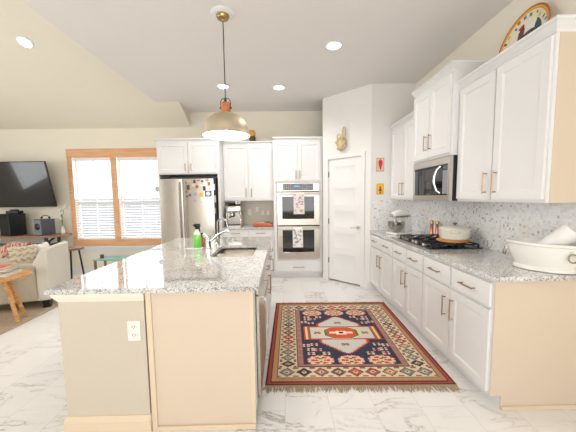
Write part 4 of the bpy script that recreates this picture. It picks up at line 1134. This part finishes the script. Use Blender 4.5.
Rz = lambda a: Matrix.Rotation(math.radians(a), 4, 'Z'); Rx = lambda a: Matrix.Rotation(math.radians(a), 4, 'X'); Ry = lambda a: Matrix.Rotation(math.radians(a), 4, 'Y')
cushion('throw_pillow', 'patterned beige and gold pillow leaning on the armchair arm', (.33, -.24, .665), .34, .32, .12, Rz(50) @ Rx(12), patt)
cushion('throw_pillow', 'plain white pillow standing behind the patterned pillow', (.25, -.58, .665), .34, .28, .12, Rz(82) @ Rx(12), lambda u, v: (232, 228, 222))
def thr(u, v):
    s_ = math.sin(v*40)
    return (176, 104, 88) if s_ > .3 else (214, 190, 176) if s_ > -.4 else (86, 60, 66) if (int(u*14) % 5 == 0) else (196, 140, 120)
def thrpos(u, v):
    y = -.80+u*.13; s_ = v
    x = .42+v*.50
    z = .685+.10*math.sin(v*3.0+u*2)+.05*math.sin(u*9)*.3-.12*max(0, v-.6)
    return (x, y+.05*math.sin(v*6), z)
t = thing('throw_blanket', 'striped rust and pink blanket heaped on the far armchair arm', 'blanket'); t.matrix_world = RM
painted_grid('blanket_cloth', 20, 40, thrpos, thr, m_attr('cushion_cloth', .9, .08), t, thick=.02)
# side table with books
tx, ty = -3.31, 3.36
t = thing('side_table', 'round honey wood side table with splayed legs beside the armchair', 'table', (tx, ty, .0135), 0)
MB().lathe([(.27, .520), (.29, .530), (.295, .545), (.29, .556), (0, .556)], n=48).build('tabletop', M_TABLEW, t)
for a in (20, 65, 140, 200, 260, 320):
    pass
for a in (-8, 52, 172, 232):
    ca, sa = math.cos(math.radians(a)), math.sin(math.radians(a))
    b = MB().tube([(.05*ca, .05*sa, .515), (.11*ca, .11*sa, .34), (.19*ca, .19*sa, .002)], [.028, .026, .018], 10); b.build('leg', M_TABLEW, t)
MB().cyl((-.14, 0, .505), (.14, 0, .505), .02, n=10).cyl((0, -.14, .505), (0, .14, .505), .02, n=10).build('brace', M_TABLEW, t)
BK = [((-.02, .02), 8, .32, .24, .030, (236, 234, 230), 'wide white book at the bottom of the side table pile'),
      ((-.03, .02), -6, .28, .22, .020, (96, 106, 104), 'dark grey-green book in the middle of the side table pile'),
      ((-.01, .01), 12, .27, .20, .018, (206, 196, 176), 'beige book second from the top of the side table pile'),
      ((-.06, .03), 3, .24, .17, .026, (226, 110, 78), 'orange book on top of the side table pile')]
z = .571
for (p, ang, a, c_, h_, col_, lb) in BK:
    t = thing('book', lb, 'book', (tx+p[0], ty+p[1], z), math.radians(ang), 'books piled on the round side table')
    cv = mat('book_%d_%d' % (col_[0], col_[2]), col_, .5)
    MB().box(-a/2, a/2, -c_/2, c_/2, 0, .003).box(-a/2, a/2, -c_/2, c_/2, h_-.003, h_).box(-a/2, -a/2+.003, -c_/2, c_/2, 0, h_).build('cover', cv, t)
    MB().box(-a/2+.004, a/2-.004, -c_/2+.004, c_/2-.004, .003, h_-.003).build('pages', mat('book_pages', (232, 226, 212), .9), t)
    z += h_+.0006
# living rug
t = tag(MB().box(-6.0, -3.045, 2.35, 4.75, .0005, .009, .003).build('living_rug', mat('mottled_tan_rug', (178, 158, 134), .95, noise=.35, nscale=45, bump=.5)), 'mottled tan rug under the side table and armchair', 'rug')
# small round wood table behind the armchair and teal craft table
t = thing('wooden_stool', 'round wooden stool behind the armchair, below the window', 'stool', (-3.62, 4.98, 0))
MB().lathe([(.16, .585), (.17, .595), (.17, .612), (.16, .62), (0, .62)], n=32).build('seat', M_WALNUT, t)
for k in range(3):
    a = 2*PI*k/3+.4; MB().tube([(.09*math.cos(a), .09*math.sin(a), .585), (.15*math.cos(a), .15*math.sin(a), 0.0)], .014, 8).build('leg', M_DARK, t)
t = thing('play_table', 'low table with a teal top beneath the window', 'table', (-2.98, 5.12, 0))
MB().box(-.30, .34, -.17, .17, .385, .405, .006).build('tabletop', mat('teal_paint', (120, 178, 164), .4), t)
for xx in (-.27, .31):
    for yy in (-.14, .14): MB().box(xx-.015, xx+.015, yy-.015, yy+.015, 0, .385).build('leg', M_WALNUT, t)
o = MB().lathe([(.03, 0), (.032, .06), (.028, .06), (.026, .004), (0, .004)], n=16).build('brown_cup', mat('brown_cup_glaze', (120, 76, 60), .4)); o.location = (-3.20, 5.10, .4055); tag(o, 'small brown cup on the teal table corner', 'cup')
# thermostat-like ornament hanging at the window's right edge
t = thing('hanging_ornament', 'small grey ornament hanging at the right edge of the window', 'ornament', (-2.385, YB-.06, 1.62))
MB().sph((0, 0, 0), .045, (.8, .25, 1.3), n=14).build('ornament_body', mat('soft_grey', (186, 186, 184), .5), t)
MB().cyl((0, 0, .055), (0, 0, .60), .0015, n=6).build('string', M_DARK, t)
